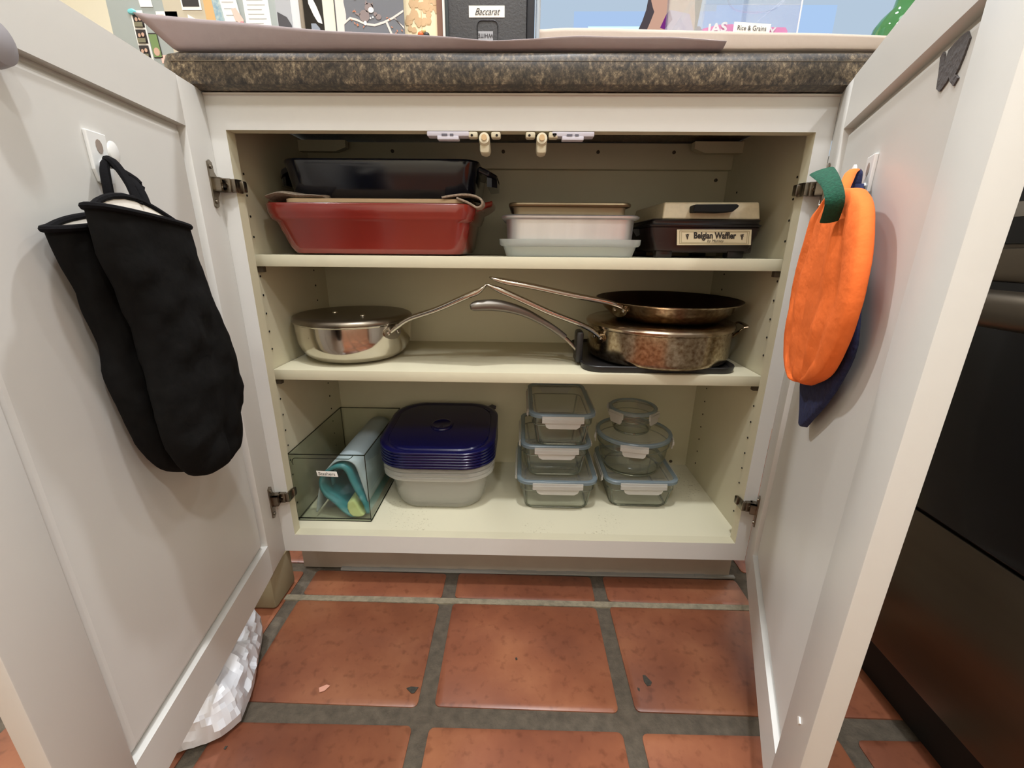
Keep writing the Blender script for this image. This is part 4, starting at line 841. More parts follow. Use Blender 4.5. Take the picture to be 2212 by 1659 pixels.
# oven mitts: front and rear
def mitt(Lp, Rp, offc, lab, seed, loops, back_arc):
    t = thing('oven_mitt', LD(0.25, offc, 0.69), lab, 'oven mitt', 'pair of black oven mitts')
    Lq = Lp + [(Lp[-1][0] * 0.6 + Rp[-1][0] * 0.4, min(Lp[-1][1], Rp[-1][1]) - 0.002)]; Rq = Rp + [(Lp[-1][0] * 0.45 + Rp[-1][0] * 0.55, min(Lp[-1][1], Rp[-1][1]) - 0.002)]
    half = lambda u: 0.016 * (0.9 + 0.25 * math.sin(PI * u)) * (1 - 0.75 * sstep(0.86, 1.0, u))
    sm = lambda u, cx_: 0.007 * sstep(0.12, 0.28, u) * math.exp(-((cx_ - 0.05 - 0.25 * u) / 0.09) ** 2)
    o, rows = pillow('mitt_shell', Lq, Rq, LD, offc, half, M_black, t, wr=0.0055, sc=34, open_top=True, seam=sm, seed=seed, n=44, k=40)
    top = [Vector(p) for p in rows[0]]; k = len(top); c_ = sum(top, Vector()) / k
    nrm = Vector(LD(0, 1, 0)) - Vector(LD(0, 0, 0))
    # cuff binding and lining: the back edge of the cuff stands a little higher than the front
    ax = (top[0] - top[k // 2]); al = ax.length; ax.normalize()
    def lift(p, a):
        w_ = min(1, max(0, 0.5 - (p - c_).dot(ax) / al)); sh = max(0, math.sin(PI * min(1, w_ * 1.15 + 0.02))) ** 0.7
        return Vector((p.x, p.y, p.z + a * sh * min(1, max(0, -((p - c_).dot(nrm)) / 0.008))))
    v, f = rings([[tuple(lift(p, back_arc)) for p in top], [tuple(c_ + (lift(p, back_arc) - c_) * 0.88 + Vector((0, 0, -0.002))) for p in top], [tuple(c_ + (p - c_) * 0.74 + Vector((0, 0, -0.03))) for p in top]], cap0=False)
    mk('lining', v, f, M_lining, t, smooth=True)
    pth = [tuple(lift(p, back_arc)) for p in top] + [tuple(lift(p, back_arc)) for p in top[:2]]
    tube('cuff_binding', pth, 0.0030, M_loop, t, n=8)
    v, f = rings([[tuple(p) for p in top], [tuple(lift(p, back_arc)) for p in top]], cap0=False, cap1=False); mk('cuff_back', v, f, M_loop, t, smooth=True)
    for lp in loops:
        P_ = interp(lp, 30); tube('hanging_loop', [LD(*p) for p in P_], (0.0042, 0.0032), M_loop, t, n=8)
    return t
Lf = [(0.338, 0.694), (0.338, 0.672), (0.335, 0.648), (0.326, 0.619), (0.319, 0.589), (0.317, 0.557), (0.318, 0.525), (0.318, 0.490), (0.313, 0.458), (0.303, 0.434), (0.287, 0.416), (0.264, 0.406)]
Rf = [(0.206, 0.682), (0.203, 0.656), (0.195, 0.618), (0.181, 0.581), (0.167, 0.542), (0.161, 0.503), (0.163, 0.468), (0.175, 0.452), (0.181, 0.430), (0.196, 0.412), (0.226, 0.404)]
Lb = [(0.342, 0.675), (0.339, 0.657), (0.330, 0.630), (0.323, 0.598), (0.319, 0.572), (0.321, 0.541), (0.317, 0.506), (0.308, 0.472), (0.297, 0.446), (0.281, 0.422), (0.262, 0.409)]
Rb = [(0.226, 0.690), (0.226, 0.656), (0.222, 0.620), (0.220, 0.580), (0.222, 0.538), (0.222, 0.498), (0.220, 0.468), (0.218, 0.436), (0.222, 0.418), (0.240, 0.407)]
mitt(Lf, Rf, 0.048, 'black quilted oven mitt hanging in front on the left door', 2, [[(0.252, 0.034, 0.702), (0.246, 0.026, 0.722), (0.240, 0.014, 0.740), (0.236, 0.006, 0.7445), (0.230, 0.006, 0.741), (0.226, 0.014, 0.730), (0.232, 0.026, 0.718), (0.240, 0.034, 0.702)]], 0.020)
mitt(Lb, Rb, 0.017, 'black quilted oven mitt hanging behind, against the left door', 8, [[(0.256, 0.012, 0.690), (0.252, 0.010, 0.716), (0.243, 0.006, 0.736), (0.236, 0.006, 0.742), (0.229, 0.010, 0.736), (0.220, 0.020, 0.724), (0.228, 0.018, 0.706), (0.238, 0.014, 0.692)]], 0.006)

# pumpkin pot holder on the right door
pk = thing('pumpkin_pot_holder', RD(0.26, 0.024, 0.71), 'orange pumpkin-shaped pot holder with a green felt stem on the right door', 'pot holder')
def poff(u, cx_): return 0.022 - 0.003 * cx_
Lp = [(0.225, 0.720), (0.190, 0.711), (0.156, 0.694), (0.138, 0.655), (0.128, 0.618), (0.136, 0.582), (0.146, 0.552), (0.166, 0.531), (0.202, 0.519), (0.240, 0.518)]
Rp = [(0.262, 0.722), (0.305, 0.716), (0.340, 0.701), (0.360, 0.678), (0.372, 0.650), (0.376, 0.624), (0.371, 0.598), (0.358, 0.572), (0.332, 0.548), (0.284, 0.526)]
def psm(u, cx_):
    s = 0
    for a0 in (-0.62, -0.18, 0.26, 0.68): s += 0.0060 * math.exp(-((cx_ - a0 * (0.35 + 0.65 * math.sin(PI * min(1, max(0, u))))) / 0.07) ** 2)
    return s
o, rows = pillow('pumpkin_body', Lp, Rp, RD, poff, lambda u: 0.0115 * (0.35 + 0.65 * math.sin(PI * min(1, max(0.0, u))) ** 0.5), M_orange, pk, wr=0.0025, sc=28, seam=psm, n=40, k=44, pw=0.5, seed=4)
stem = [(0.300, 0.036, 0.690), (0.318, 0.038, 0.704), (0.312, 0.040, 0.716), (0.296, 0.043, 0.727), (0.272, 0.046, 0.737)]
P_ = interp(stem, 16); v, f = tubevf([RD(*p) for p in P_], [(0.0075 + 0.0025 * sstep(0.5, 1, i / 15), 0.0020) for i in range(16)], 12, up=Vector(RD(1, 0, 0)) - Vector(RD(0, 0, 0))); mk('stem', v, f, M_felt, pk, smooth=True, autos=60)['label'] = 'green felt stem, bent outward'
tube('hanging_loop', [RD(*p) for p in interp([(0.262, 0.024, 0.716), (0.252, 0.020, 0.728), (0.240, 0.016, 0.738), (0.228, 0.011, 0.742), (0.217, 0.011, 0.738), (0.222, 0.016, 0.722)], 20)], (0.0050, 0.0018), M_orange, pk, n=8)
# navy knitted pot holder behind it, hung by a corner
nk = thing('knitted_pot_holder', RD(0.24, 0.006, 0.71), 'navy knitted pot holder hanging behind the pumpkin, only its lower corner showing', 'pot holder')
Lp = [(0.216, 0.728), (0.190, 0.690), (0.165, 0.640), (0.148, 0.595), (0.144, 0.565), (0.158, 0.530), (0.180, 0.500), (0.205, 0.480), (0.224, 0.463)]
Rp = [(0.240, 0.728), (0.275, 0.690), (0.315, 0.640), (0.345, 0.600), (0.352, 0.575), (0.330, 0.540), (0.300, 0.510), (0.268, 0.484), (0.240, 0.463)]
pillow('knitted_square', Lp, Rp, RD, 0.006, 0.0045, M_knit, nk, wr=0.001, sc=50, n=30, k=24, pw=0.4)
tube('hanging_loop', [RD(*p) for p in interp([(0.236, 0.008, 0.724), (0.232, 0.0085, 0.738), (0.226, 0.0085, 0.741), (0.219, 0.008, 0.736), (0.220, 0.008, 0.724)], 16)], (0.0045, 0.0025), M_knit, nk, n=8)

# ================================================================== ON THE FLOOR AT THE LEFT
o = box('wooden_block', (-0.545, -0.0555, 0.0006), (-0.4490, 0.020, 0.086), M_block, bev=0.007); tag(o, 'small cream block on the tiles behind the lower corner of the left door', 'block')
nb = 96; lev = interp([(0.0012, 0.86), (0.008, 0.97), (0.025, 1.0), (0.045, 0.95), (0.062, 0.84), (0.074, 0.70), (0.083, 0.50), (0.087, 0.25)], 26)
outl = interp([(-0.385, -0.262), (-0.396, -0.215), (-0.420, -0.155), (-0.446, -0.102), (-0.470, -0.090), (-0.520, -0.100), (-0.560, -0.160), (-0.570, -0.240), (-0.540, -0.300), (-0.480, -0.315), (-0.430, -0.300), (-0.400, -0.285), (-0.385, -0.262)], nb + 1)[:-1]
cxb, cyb = -0.475, -0.215; rows = []
for z, sc_ in lev:
    row = []
    for i, (x, y) in enumerate(outl):
        X_, Y_ = cxb + (x - cxb) * sc_, cyb + (y - cyb) * sc_; k_ = min(1, z * 40)
        r1 = 1 - abs(noise.noise(Vector((X_ * 26 + z * 30, Y_ * 26, z * 38)))) * 2; r2 = 1 - abs(noise.noise(Vector((X_ * 60, Y_ * 60 + z * 50, z * 70)))) * 2
        d = 1 + (0.075 * (r1 - 0.6) + 0.03 * (r2 - 0.6)) * k_
        row.append((cxb + (X_ - cxb) * d, cyb + (Y_ - cyb) * d, max(0.001, z + 0.008 * (r1 - 0.6) * k_)))
    rows.append(row)
v, f = rings(rows); o = mk('plastic_bag', v, f, M_bagw, None, smooth=True, autos=16); tag(o, 'crumpled white plastic bag lying on the tiles behind the left door', 'plastic bag')
# bits of debris on the tiles
o = thing('floor_chip', (-0.293, -0.205, 0.0), 'small pinkish paper scrap on the tile, left of centre', 'scrap')
v, f = prism([(-0.300, -0.2050), (-0.290, -0.1995), (-0.284, -0.2010), (-0.289, -0.2090), (-0.296, -0.2120)], 0.001, lambda a, b, q: (a, b, 0.0012 + q)); mk('scrap', v, f, mat('pink_scrap', srgb(205, 150, 130), 0.8), o)

M_pit = mat('grey_pit', srgb(70, 66, 58), 0.95, noise_s=300, noise_a=0.5)
def pit(pts):
    v, f = prism(pts, 0.0008, lambda a, b, q: (a, b, 0.0008 + q)); mk('chip', v, f, M_pit, floor)
pit([(0.2157, -0.1693), (0.2200, -0.1690), (0.2274, -0.1808), (0.2240, -0.1860), (0.2183, -0.1871), (0.2150, -0.1800)])
pit([(-0.1628, -0.2013), (-0.1560, -0.1985), (-0.1443, -0.1993), (-0.1487, -0.2083), (-0.1530, -0.2090)])
pit([(0.0075, -0.1440), (0.0105, -0.1430), (0.0115, -0.1465), (0.0090, -0.1480)])
pit([(-0.3925, -0.2900), (-0.3895, -0.2895), (-0.3900, -0.2940), (-0.3925, -0.2935)])
pit([(0.2020, -0.1900), (0.2050, -0.1920), (0.2040, -0.1960), (0.2015, -0.1940)])

# ================================================================== BEHIND THE COUNTER
CT = 0.9160
# refrigerator with photos
fr = thing('refrigerator', (-0.72, 0.8, 0), 'grey refrigerator side covered with photographs and papers, behind the counter', 'refrigerator')
FY = 0.450
M_fr = mat('grey_fridge', srgb(150, 156, 152), 0.5)
box('cabinet_body', (-0.925, FY, 0.0), (-0.540, 1.10, 1.72), M_fr, fr, bev=0.006)
box('door_gasket', (-0.925, 1.10, 0.02), (-0.540, 1.115, 1.70), mat('gasket', srgb(60, 60, 60), 0.7), fr)
box('fridge_door', (-0.925, 1.115, 0.02), (-0.540, 1.17, 1.72), M_fr, fr, bev=0.006)
FT = lambda a, b, q: (a, FY - 0.0004 - q, b)
def note(name, pts, m, lab, cat, inner=(), grp=None):
    v, f = prism(pts, 0.0006, FT); o = mk(name, v, f, m, None); tag(o, lab, cat, grp)
    for k, (q, mm, nm) in enumerate(inner):
        v, f = prism(q, 0.0003, lambda a, b, t: FT(a, b, 0.0007 + 0.00035 * k + t)); mk(nm, v, f, mm, o)
    return o
M_photo = mat('photo_white', srgb(238, 236, 230), 0.4); M_dk = mat('photo_dark', srgb(46, 40, 40), 0.5); M_skin = mat('photo_skin', srgb(196, 160, 138), 0.6); M_pg = mat('photo_green', srgb(112, 136, 84), 0.6); M_bl = mat('print_blue', srgb(94, 108, 200), 0.6); M_sea = mat('print_sea_blue', srgb(92, 140, 168), 0.6, noise_s=90, noise_a=0.5, dark=srgb(190, 200, 190)); M_pk = mat('print_pink', srgb(240, 190, 176), 0.6); M_tanp = mat('kraft_tan', srgb(190, 180, 158), 0.8); M_och = mat('ochre', srgb(208, 168, 112), 0.7); M_txt = mat('grey_print', srgb(170, 168, 165), 0.7)
def quad(x0, z0, x1, z1, sl=0.0): return [(x0, z0), (x1, z0), (x1 - sl, z1), (x0 - sl, z1)]
def blob(x, z, r, n=10, sy=1.2): return [(x + r * math.cos(2 * PI * k / n), z + r * sy * math.sin(2 * PI * k / n)) for k in range(n)]
note('photo_strip', quad(-0.868, 1.058, -0.840, 1.160, 0.004), M_photo, 'photo booth strip of two people, held by a turquoise magnet', 'photograph',
     [(quad(-0.867, 1.128 - k * 0.030, -0.8445, 1.154 - k * 0.030, 0.001), M_dk, 'picture') for k in range(3)] + [(blob(-0.8605, 1.143 - k * 0.030, 0.0032), M_skin, 'picture_face') for k in range(3)] + [(blob(-0.8515, 1.144 - k * 0.030, 0.0034), M_skin, 'picture_face') for k in range(3)] + [(quad(-0.8655, 1.1285 - k * 0.030, -0.847, 1.137 - k * 0.030), mat('olive_print', srgb(120, 116, 92), 0.6), 'picture_clothes') for k in range(3)])
v, f = lathe((0, 0), [(0.0085, 0.0012), (0.0095, 0.003), (0.007, 0.006), (0.002, 0.0065)], 20, T=lambda a, b, q: FT(-0.8660 + a, 1.1565 + b * 0.6, q)); o = mk('magnet', v, f, mat('turquoise', srgb(116, 196, 202), 0.4), None, smooth=True); tag(o, 'oval turquoise magnet at the top of the photo strip', 'magnet')
note('photograph', quad(-0.838, 1.070, -0.818, 1.118, 0.003), M_dk, 'outdoor photograph with green leaves, right of the photo strip', 'photograph', [(quad(-0.8375, 1.072, -0.8195, 1.1155, 0.003), M_pg, 'picture'), (blob(-0.829, 1.082, 0.007), M_skin, 'picture_face')])
note('photograph', quad(-0.822, 1.060, -0.808, 1.076), M_pk, 'small pinkish photograph at the lower edge of the grey panel', 'photograph')
note('note_paper', quad(-0.846, 1.166, -0.818, 1.22, 0.006), M_photo, 'white note at the top left of the grey panel', 'paper')
note('photo_card', quad(-0.814, 1.118, -0.766, 1.158), M_photo, 'white card with a small dark-haired figure and an orange patch', 'card', [(quad(-0.812, 1.128, -0.797, 1.152), M_pk, 'picture'), (blob(-0.7805, 1.136, 0.0045, sy=1.6), mat('dark_hair', srgb(70, 45, 40), 0.7), 'picture')])
note('kraft_paper', quad(-0.790, 1.08, -0.655, 1.30, 0.01), M_tanp, 'large tan paper behind the small cards', 'paper')
v, f = prism([(-0.743, 1.112), (-0.668, 1.112), (-0.694, 1.128), (-0.742, 1.152)], 0.0006, lambda a, b, q: FT(a, b, 0.0012 + q)); o = mk('postcard', v, f, M_photo, None); tag(o, 'tilted white card printed with blue clouds', 'card')
v, f = prism([(-0.738, 1.120), (-0.712, 1.120), (-0.714, 1.132), (-0.724, 1.136), (-0.738, 1.137)], 0.0004, lambda a, b, q: FT(a, b, 0.0019 + q)); mk('picture', v, f, M_bl, o)
v, f = prism([(-0.707, 1.118), (-0.684, 1.118), (-0.694, 1.126), (-0.702, 1.128)], 0.0004, lambda a, b, q: FT(a, b, 0.0019 + q)); mk('picture', v, f, M_bl, o)
v, f = prism(quad(-0.752, 1.160, -0.708, 1.22, 0.002), 0.0006, lambda a, b, q: FT(a, b, 0.0012 + q)); o = mk('photograph', v, f, M_photo, None); tag(o, 'white-bordered dark photograph at the top of the tan paper', 'photograph')
v, f = prism(quad(-0.749, 1.166, -0.712, 1.216, 0.002), 0.0004, lambda a, b, q: FT(a, b, 0.0019 + q)); mk('picture', v, f, M_dk, o)
v, f = prism(quad(-0.700, 1.105, -0.672, 1.24, 0.004), 0.0006, lambda a, b, q: FT(a, b, 0.0012 + q)); o = mk('ochre_paper', v, f, M_och, None); tag(o, 'ochre paper strip left of the blue painting', 'paper')
v, f = prism(quad(-0.676, 1.100, -0.652, 1.22, 0.010), 0.0006, lambda a, b, q: FT(a, b, 0.0020 + q)); o = mk('painting', v, f, M_sea, None); tag(o, 'small blue and green brush painting between two papers', 'painting')
v, f = prism(quad(-0.652, 1.095, -0.615, 1.24, 0.022), 0.0006, lambda a, b, q: FT(a, b, 0.0028 + q)); o = mk('receipt', v, f, M_photo, None); tag(o, 'long white receipt hanging at a slant', 'receipt')
for k in range(7): v, f = prism(quad(-0.648 - 0.003 * k, 1.125 + k * 0.012, -0.622 - 0.003 * k, 1.1262 + k * 0.012), 0.0002, lambda a, b, q: FT(a, b, 0.0036 + q)); mk('print_line', v, f, M_txt, o)
v, f = prism([(-0.640, 1.160), (-0.630, 1.163), (-0.616, 1.140), (-0.620, 1.130), (-0.634, 1.140)], 0.0012, lambda a, b, q: FT(a, b, 0.0040 + q)); o = mk('paper_figure', v, f, M_pk, None); tag(o, 'pink paper figure with a dark red knot, on the slanted receipt', 'paper figure')
v, f = lathe((0, 0), [(0.0055, 0.004), (0.006, 0.006), (0.003, 0.009)], 12, T=lambda a, b, q: FT(-0.6195 + a, 1.131 + b, 0.001 + q)); mk('knot', v, f, mat('dark_red', srgb(140, 40, 50), 0.6), o, smooth=True)
v, f = prism(quad(-0.612, 1.09, -0.556, 1.25, 0.004), 0.0006, FT); o = mk('printed_letter', v, f, M_photo, None); tag(o, 'printed white letter at the right edge of the grey panel', 'paper')
for k in range(14): v, f = prism(quad(-0.606, 1.118 + k * 0.0085, -0.566 - 0.004 * (k % 3), 1.1194 + k * 0.0085), 0.0002, lambda a, b, q: FT(a, b, 0.0007 + q)); mk('print_line', v, f, M_txt, o)

# objects standing on the counter behind the paper
CY = 0.010
def stand(name, x0, x1, y0, y1, z1, m, lab, cat, bev=0.002): o = box(name, (x0, y0, CT + 0.0015), (x1, y1, z1), m, bev=bev); return tag(o, lab, cat)
t = thing('picture_frame', (-0.318, 0.04, CT), 'silver-edged frame with a grey picture, leftmost of the things on the counter', 'picture frame')
box('frame', (-0.336, 0.020, CT + 0.0015), (-0.3035, 0.032, 1.08), mat('silver_white', srgb(222, 224, 226), 0.3), t, bev=0.002)
box('picture', (-0.336, 0.0190, CT + 0.004), (-0.3155, 0.0198, 1.07), mat('grey_print2', srgb(176, 178, 182), 0.4), t)
v, f = prism([(-0.3345, 0.94), (-0.3155, 0.94), (-0.3165, 0.957), (-0.322, 0.966), (-0.3345, 0.972)], 0.0005, lambda a, b, q: (a, 0.0188 - q, b)); mk('dark_shape', v, f, mat('charcoal_print', srgb(74, 72, 76), 0.5), t)
stand('card_sleeve', -0.3030, -0.2960, 0.018, 0.030, 1.05, mat('taupe_card', srgb(150, 138, 122), 0.7), 'narrow taupe card between the silver frame and the black organiser', 'card', 0.0005)
t = thing('organizer_box', (-0.28, 0.05, CT), 'black desk organiser with a white tag and a grey tag', 'organiser')
box('box_body', (-0.2955, 0.012, CT + 0.0015), (-0.2655, 0.10, 1.06), M_blackpl, t, bev=0.002)
v, f = prism([(-0.2865, 0.985), (-0.281, 0.985), (-0.276, 0.975), (-0.271, 0.962), (-0.270, 0.955), (-0.276, 0.957), (-0.281, 0.965), (-0.2865, 0.978)], 0.001, lambda a, b, q: (a, 0.0116 - q, b)); mk('white_tag', v, f, M_photo, t)
v, f = prism([(-0.2855, 0.940), (-0.2725, 0.940), (-0.274, 0.950), (-0.279, 0.9555), (-0.2855, 0.9555)], 0.001, lambda a, b, q: (a, 0.0116 - q, b)); mk('grey_tag', v, f, mat('tag_grey', srgb(140, 148, 160), 0.5), t)
stand('blank_card', -0.2655, -0.2500, 0.006, 0.0080, 1.05, mat('ivory_card', srgb(226, 226, 208), 0.7), 'plain ivory card between the black organiser and the cat card', 'card', 0)
t = thing('botanical_frame', (-0.176, 0.02, CT), 'brown wooden frame around a tan leaf print, behind the cat card', 'picture frame')
mb = MB(); fx0, fx1, fz0, fz1, fw = -0.2535, -0.1035, CT + 0.0015, 1.10, 0.0085; fz0b = 0.928
mb.box((fx0, 0.014, fz0), (fx0 + fw, 0.026, fz1)).box((fx1 - fw, 0.014, fz0), (fx1, 0.026, fz1)).box((fx0 + fw, 0.014, fz0), (fx1 - fw, 0.026, 0.9395)).box((fx0 + fw, 0.014, fz1 - fw), (fx1 - fw, 0.026, fz1)); mb.build('frame', mat('walnut', srgb(122, 84, 66), 0.5), t)
box('picture', (fx0 + fw, 0.0190, 0.9385), (fx1 - fw, 0.0215, fz1 - fw), mat('cream_print', srgb(244, 228, 190), 0.6), t)
M_leaf = mat('leaf_tan', srgb(214, 180, 138), 0.7); mb = MB(); rng = random.Random(5)
for k in range(60):
    a = rng.random() * 2 * PI; rr = rng.random() ** 0.5; x = -0.130 + 0.020 * rr * math.cos(a); z = 0.985 + 0.026 * rr * math.sin(a)
    v, f = prism(blob(x, z, 0.0040, 6), 0.0002, lambda p, q_, q: (p, 0.0189 - q - k * 0.000005, q_)); mb.add(v, f)
for k in range(26):
    a = rng.random() * 2 * PI; rr = rng.random() ** 0.5; x = -0.146 + 0.010 * rr * math.cos(a); z = 0.959 + 0.009 * rr * math.sin(a)
    v, f = prism(blob(x, z, 0.0028, 6), 0.0002, lambda p, q_, q: (p, 0.0186 - q - k * 0.000005, q_)); mb.add(v, f)
v, f = prism(quad(-0.1345, 0.942, -0.1338, 0.975), 0.0002, lambda p, q_, q: (p, 0.0184 - q, q_)); mb.add(v, f)
mb.build('leaf_print', M_leaf, t)
t = thing('greeting_card', (-0.2, 0.004, CT), 'dark grey greeting card with a cat on a white branch among falling leaves', 'card')
CTf = lambda a, b, q: (a, 0.0030 - q, b)
v, f = prism(quad(-0.2475, CT + 0.0015, -0.1545, 1.055), 0.0012, CTf); mk('card_sheet', v, f, mat('card_slate', srgb(112, 114, 120), 0.7), t)
M_tw = mat('print_bark', srgb(226, 214, 206), 0.7); M_cat = mat('print_cat', srgb(140, 126, 124), 0.7); M_lf = mat('print_orange', srgb(222, 140, 100), 0.7)
C2 = lambda d: (lambda a, b, q: (a, 0.0017 - d - q, b))
mb = MB()
v, f = prism([(-0.2465, 0.93), (-0.2375, 0.93), (-0.2365, 0.950), (-0.2335, 0.9555), (-0.2330, 0.962), (-0.2350, 0.975), (-0.2300, 1.05), (-0.2465, 1.05)], 0.0002, C2(0)); mb.add(v, f)
br = [(-0.2360, 0.9535), (-0.2280, 0.9590), (-0.2190, 0.9570), (-0.2080, 0.9525), (-0.1950, 0.9510), (-0.1830, 0.9540), (-0.1700, 0.9590), (-0.1550, 0.9670)]
v, f = prism(br + [(a, b - 0.0026) for a, b in br[::-1]], 0.0002, C2(0.0001)); mb.add(v, f)
for q_ in ([(-0.1800, 0.9530), (-0.1770, 0.9530), (-0.1700, 0.9370), (-0.1730, 0.9370)], [(-0.1680, 0.9575), (-0.1660, 0.9570), (-0.1550, 0.9450), (-0.1550, 0.9480)]):
    v, f = prism(q_, 0.0002, C2(0.0002)); mb.add(v, f)
mb.build('branch_print', M_tw, t)
mb = MB()
for q_ in (blob(-0.2080, 0.9600, 0.0070, 12, 1.0), blob(-0.2010, 0.9690, 0.0060, 12, 0.95), [(-0.2065, 0.973), (-0.2045, 0.978), (-0.2020, 0.973)], [(-0.1985, 0.973), (-0.1955, 0.9755), (-0.1955, 0.969)], blob(-0.1890, 0.9590, 0.0040, 10, 0.8), blob(-0.1930, 0.9620, 0.0026, 10, 0.9), [(-0.2150, 0.960), (-0.2200, 0.962), (-0.2215, 0.967), (-0.2205, 0.968), (-0.2190, 0.9635), (-0.2130, 0.9625)]):
    v, f = prism(q_, 0.0002, C2(0.0003)); mb.add(v, f)
mb.build('cat_print', M_cat, t)
mb = MB()
for q_ in (blob(-0.1985, 0.9665, 0.0038, 12, 0.85), blob(-0.2075, 0.9520, 0.0022, 8, 1.2), blob(-0.2000, 0.9575, 0.0011, 8, 1.0), blob(-0.1965, 0.9585, 0.0011, 8, 1.0)): v, f = prism(q_, 0.0002, C2(0.0005)); mb.add(v, f)
mb.build('white_muzzle_print', M_photo, t)
mb = MB(); rng = random.Random(9)
for k in range(26):
    x, z = rng.uniform(-0.229, -0.158), rng.uniform(0.938, 0.985)
    if -0.215 < x < -0.186 and 0.950 < z < 0.977: continue
    a = rng.random() * PI; q_ = [(x + 0.0017 * math.cos(a), z + 0.0017 * math.sin(a)), (x - 0.0007 * math.sin(a), z + 0.0007 * math.cos(a)), (x - 0.0017 * math.cos(a), z - 0.0017 * math.sin(a)), (x + 0.0007 * math.sin(a), z - 0.0007 * math.cos(a))]
    v, f = prism(q_, 0.0002, C2(0.0004)); mb.add(v, f)
v, f = prism(blob(-0.2290, 0.9385, 0.0075, 14, 0.5), 0.0002, C2(0.0004)); mb.add(v, f)
mb.build('leaf_prints', M_lf, t)
t = thing('mini_pumpkins', (-0.128, 0.0, CT), 'tiny orange and black pumpkin decoration in front of the leaf print', 'decoration')
box('stand', (-0.136, -0.006, CT + 0.0018), (-0.120, 0.006, 0.934), M_block, t, bev=0.001)
for x, z, r, m_ in ((-0.1325, 0.9385, 0.0042, mat('tiny_orange', srgb(226, 110, 60), 0.5)), (-0.1245, 0.9380, 0.0040, mat('tiny_black', srgb(60, 60, 62), 0.5)), (-0.1285, 0.9425, 0.0032, mat('tiny_yellow', srgb(236, 214, 150), 0.5))):
    v, f = lathe((0, 0), [(r * 0.4, -r * 0.9), (r * 0.9, -r * 0.4), (r, 0), (r * 0.85, r * 0.45), (r * 0.3, r * 0.8)], 14, T=lambda a, b, q: (x + a * (1 + 0.0), b, z + q)); mk('pumpkin', v, f, m_, t, smooth=True)
stand('white_booklet', -0.1030, -0.0995, 0.006, 0.05, 1.05, M_photo, 'thin white booklet edge left of the black box', 'booklet', 0)
# black game box
t = thing('game_box', (-0.04, 0.06, CT), 'black box labelled Baccarat standing upright on the counter', 'box')
M_gb = mat('charcoal_box', srgb(72, 72, 74), 0.6, bump=0.3, bump_s=400)
box('box_body', (-0.0990, 0.0035, CT + 0.002), (0.0110, 0.11, 1.10), M_gb, t, bev=0.0015); box('box_lid_edge', (0.0112, 0.001, CT + 0.002), (0.0215, 0.112, 1.10), mat('black_edge', srgb(30, 32, 40), 0.5), t, bev=0.002)
box('box_spine', (-0.0992, 0.0015, CT + 0.002), (-0.0945, 0.11, 1.10), mat('spine_green_black', srgb(52, 60, 62), 0.5), t, bev=0.001)
GB = lambda a, b, q: (a, 0.0034 - q, b)
v, f = prism([(-0.0668, 0.9590), (-0.0188, 0.9590), (-0.0188, 0.9720), (-0.0668, 0.9720)], 0.0005, GB); mk('label', v, f, M_paper, t)
text('lettering', 'Baccarat', 0.0112, lambda a, b, q: (-0.0428 + a, 0.0028 - q, 0.9650 + b), M_ink, t, shear=0.45, xs=0.85)
pts = [(x - 0.0420, z + 0.9340) for x, z in rrect(0.0140, 0.0215, 0.006, 4)]; pth = [(x, 0.0028, z) for x, z in pts]; pth += pth[:2]
tube('window_rim', pth, 0.0006, mat('rim_dark', srgb(36, 36, 42), 0.4), t, n=6)
v, f = prism(quad(-0.0545, CT + 0.003, -0.0345, 0.9435), 0.0004, GB); mk('product_sticker', v, f, mat('sticker_grey', srgb(158, 158, 162), 0.5), t)
text('lettering', 'WHITE', 0.0066, lambda a, b, q: (-0.0445 + a, 0.0028 - q, 0.9385 + b), M_dk, t, flip=True, bold=0.0001)
stand('glass_vase', 0.0240, 0.0300, 0.02, 0.08, 1.07, thin('vase_glass', (0.9, 0.93, 0.95, 1), (0.6, 0.66, 0.75, 1), 0.3, 0.02, 0.3, (0.95, 0.95, 0.92, 1)), 'slim clear glass block right of the black box', 'glass', 0.002)
# clear bin with rice
t = thing('pantry_bin', (0.30, 0.08, CT), 'clear bin labelled Rice & Grains on the counter', 'storage bin')
gx0, gx1, gy0, gy1, gz1 = 0.2450, 0.3720, -0.0005, 0.18, 1.07
M_ac2 = thin('clear_acrylic_bright', (0.95, 0.96, 0.98, 1), (0.88, 0.9, 0.94, 1), 0.1, 0.01, 0.03, (0.9, 0.92, 1.0, 1))
v, f = prism([(gx0 - 0.052, CT + 0.004), (gx0 - 0.045, CT + 0.004), (gx0 + 0.020, 1.02), (gx0 + 0.013, 1.02)], 0.003, lambda a, b, q: (a, 0.10 + q, b)); mk('side_brace', v, f, M_ac2, t)
box('front_wall', (gx0, gy0, CT + 0.004), (gx1, gy0 + 0.002, 0.9720), M_ac2, t); box('side_wall', (gx0, gy0, CT + 0.004), (gx0 + 0.002, gy1, gz1), M_ac2, t); box('side_wall', (gx1 - 0.002, gy0, CT + 0.004), (gx1, gy1, gz1), M_ac2, t); box('back_wall', (gx0, gy1 - 0.002, CT + 0.004), (gx1, gy1, gz1), M_ac2, t)
M_wed = mat('acrylic_rim_white', srgb(225, 228, 232), 0.2)
tube('moulded_rim', interp([(0.272, -0.0015, 0.990), (0.275, -0.0015, 0.975), (0.283, -0.0015, 0.9665), (0.297, -0.0015, 0.963), (0.318, -0.0015, 0.9625), (0.336, -0.0015, 0.9655), (0.346, -0.0015, 0.973), (0.356, -0.0015, 0.990)], 30), 0.0009, M_ac2, t, n=6)
tube('moulded_rim', [(0.3145, -0.0018, 0.9500), (0.356, -0.0018, 0.983)], 0.0009, M_ac2, t, n=6)
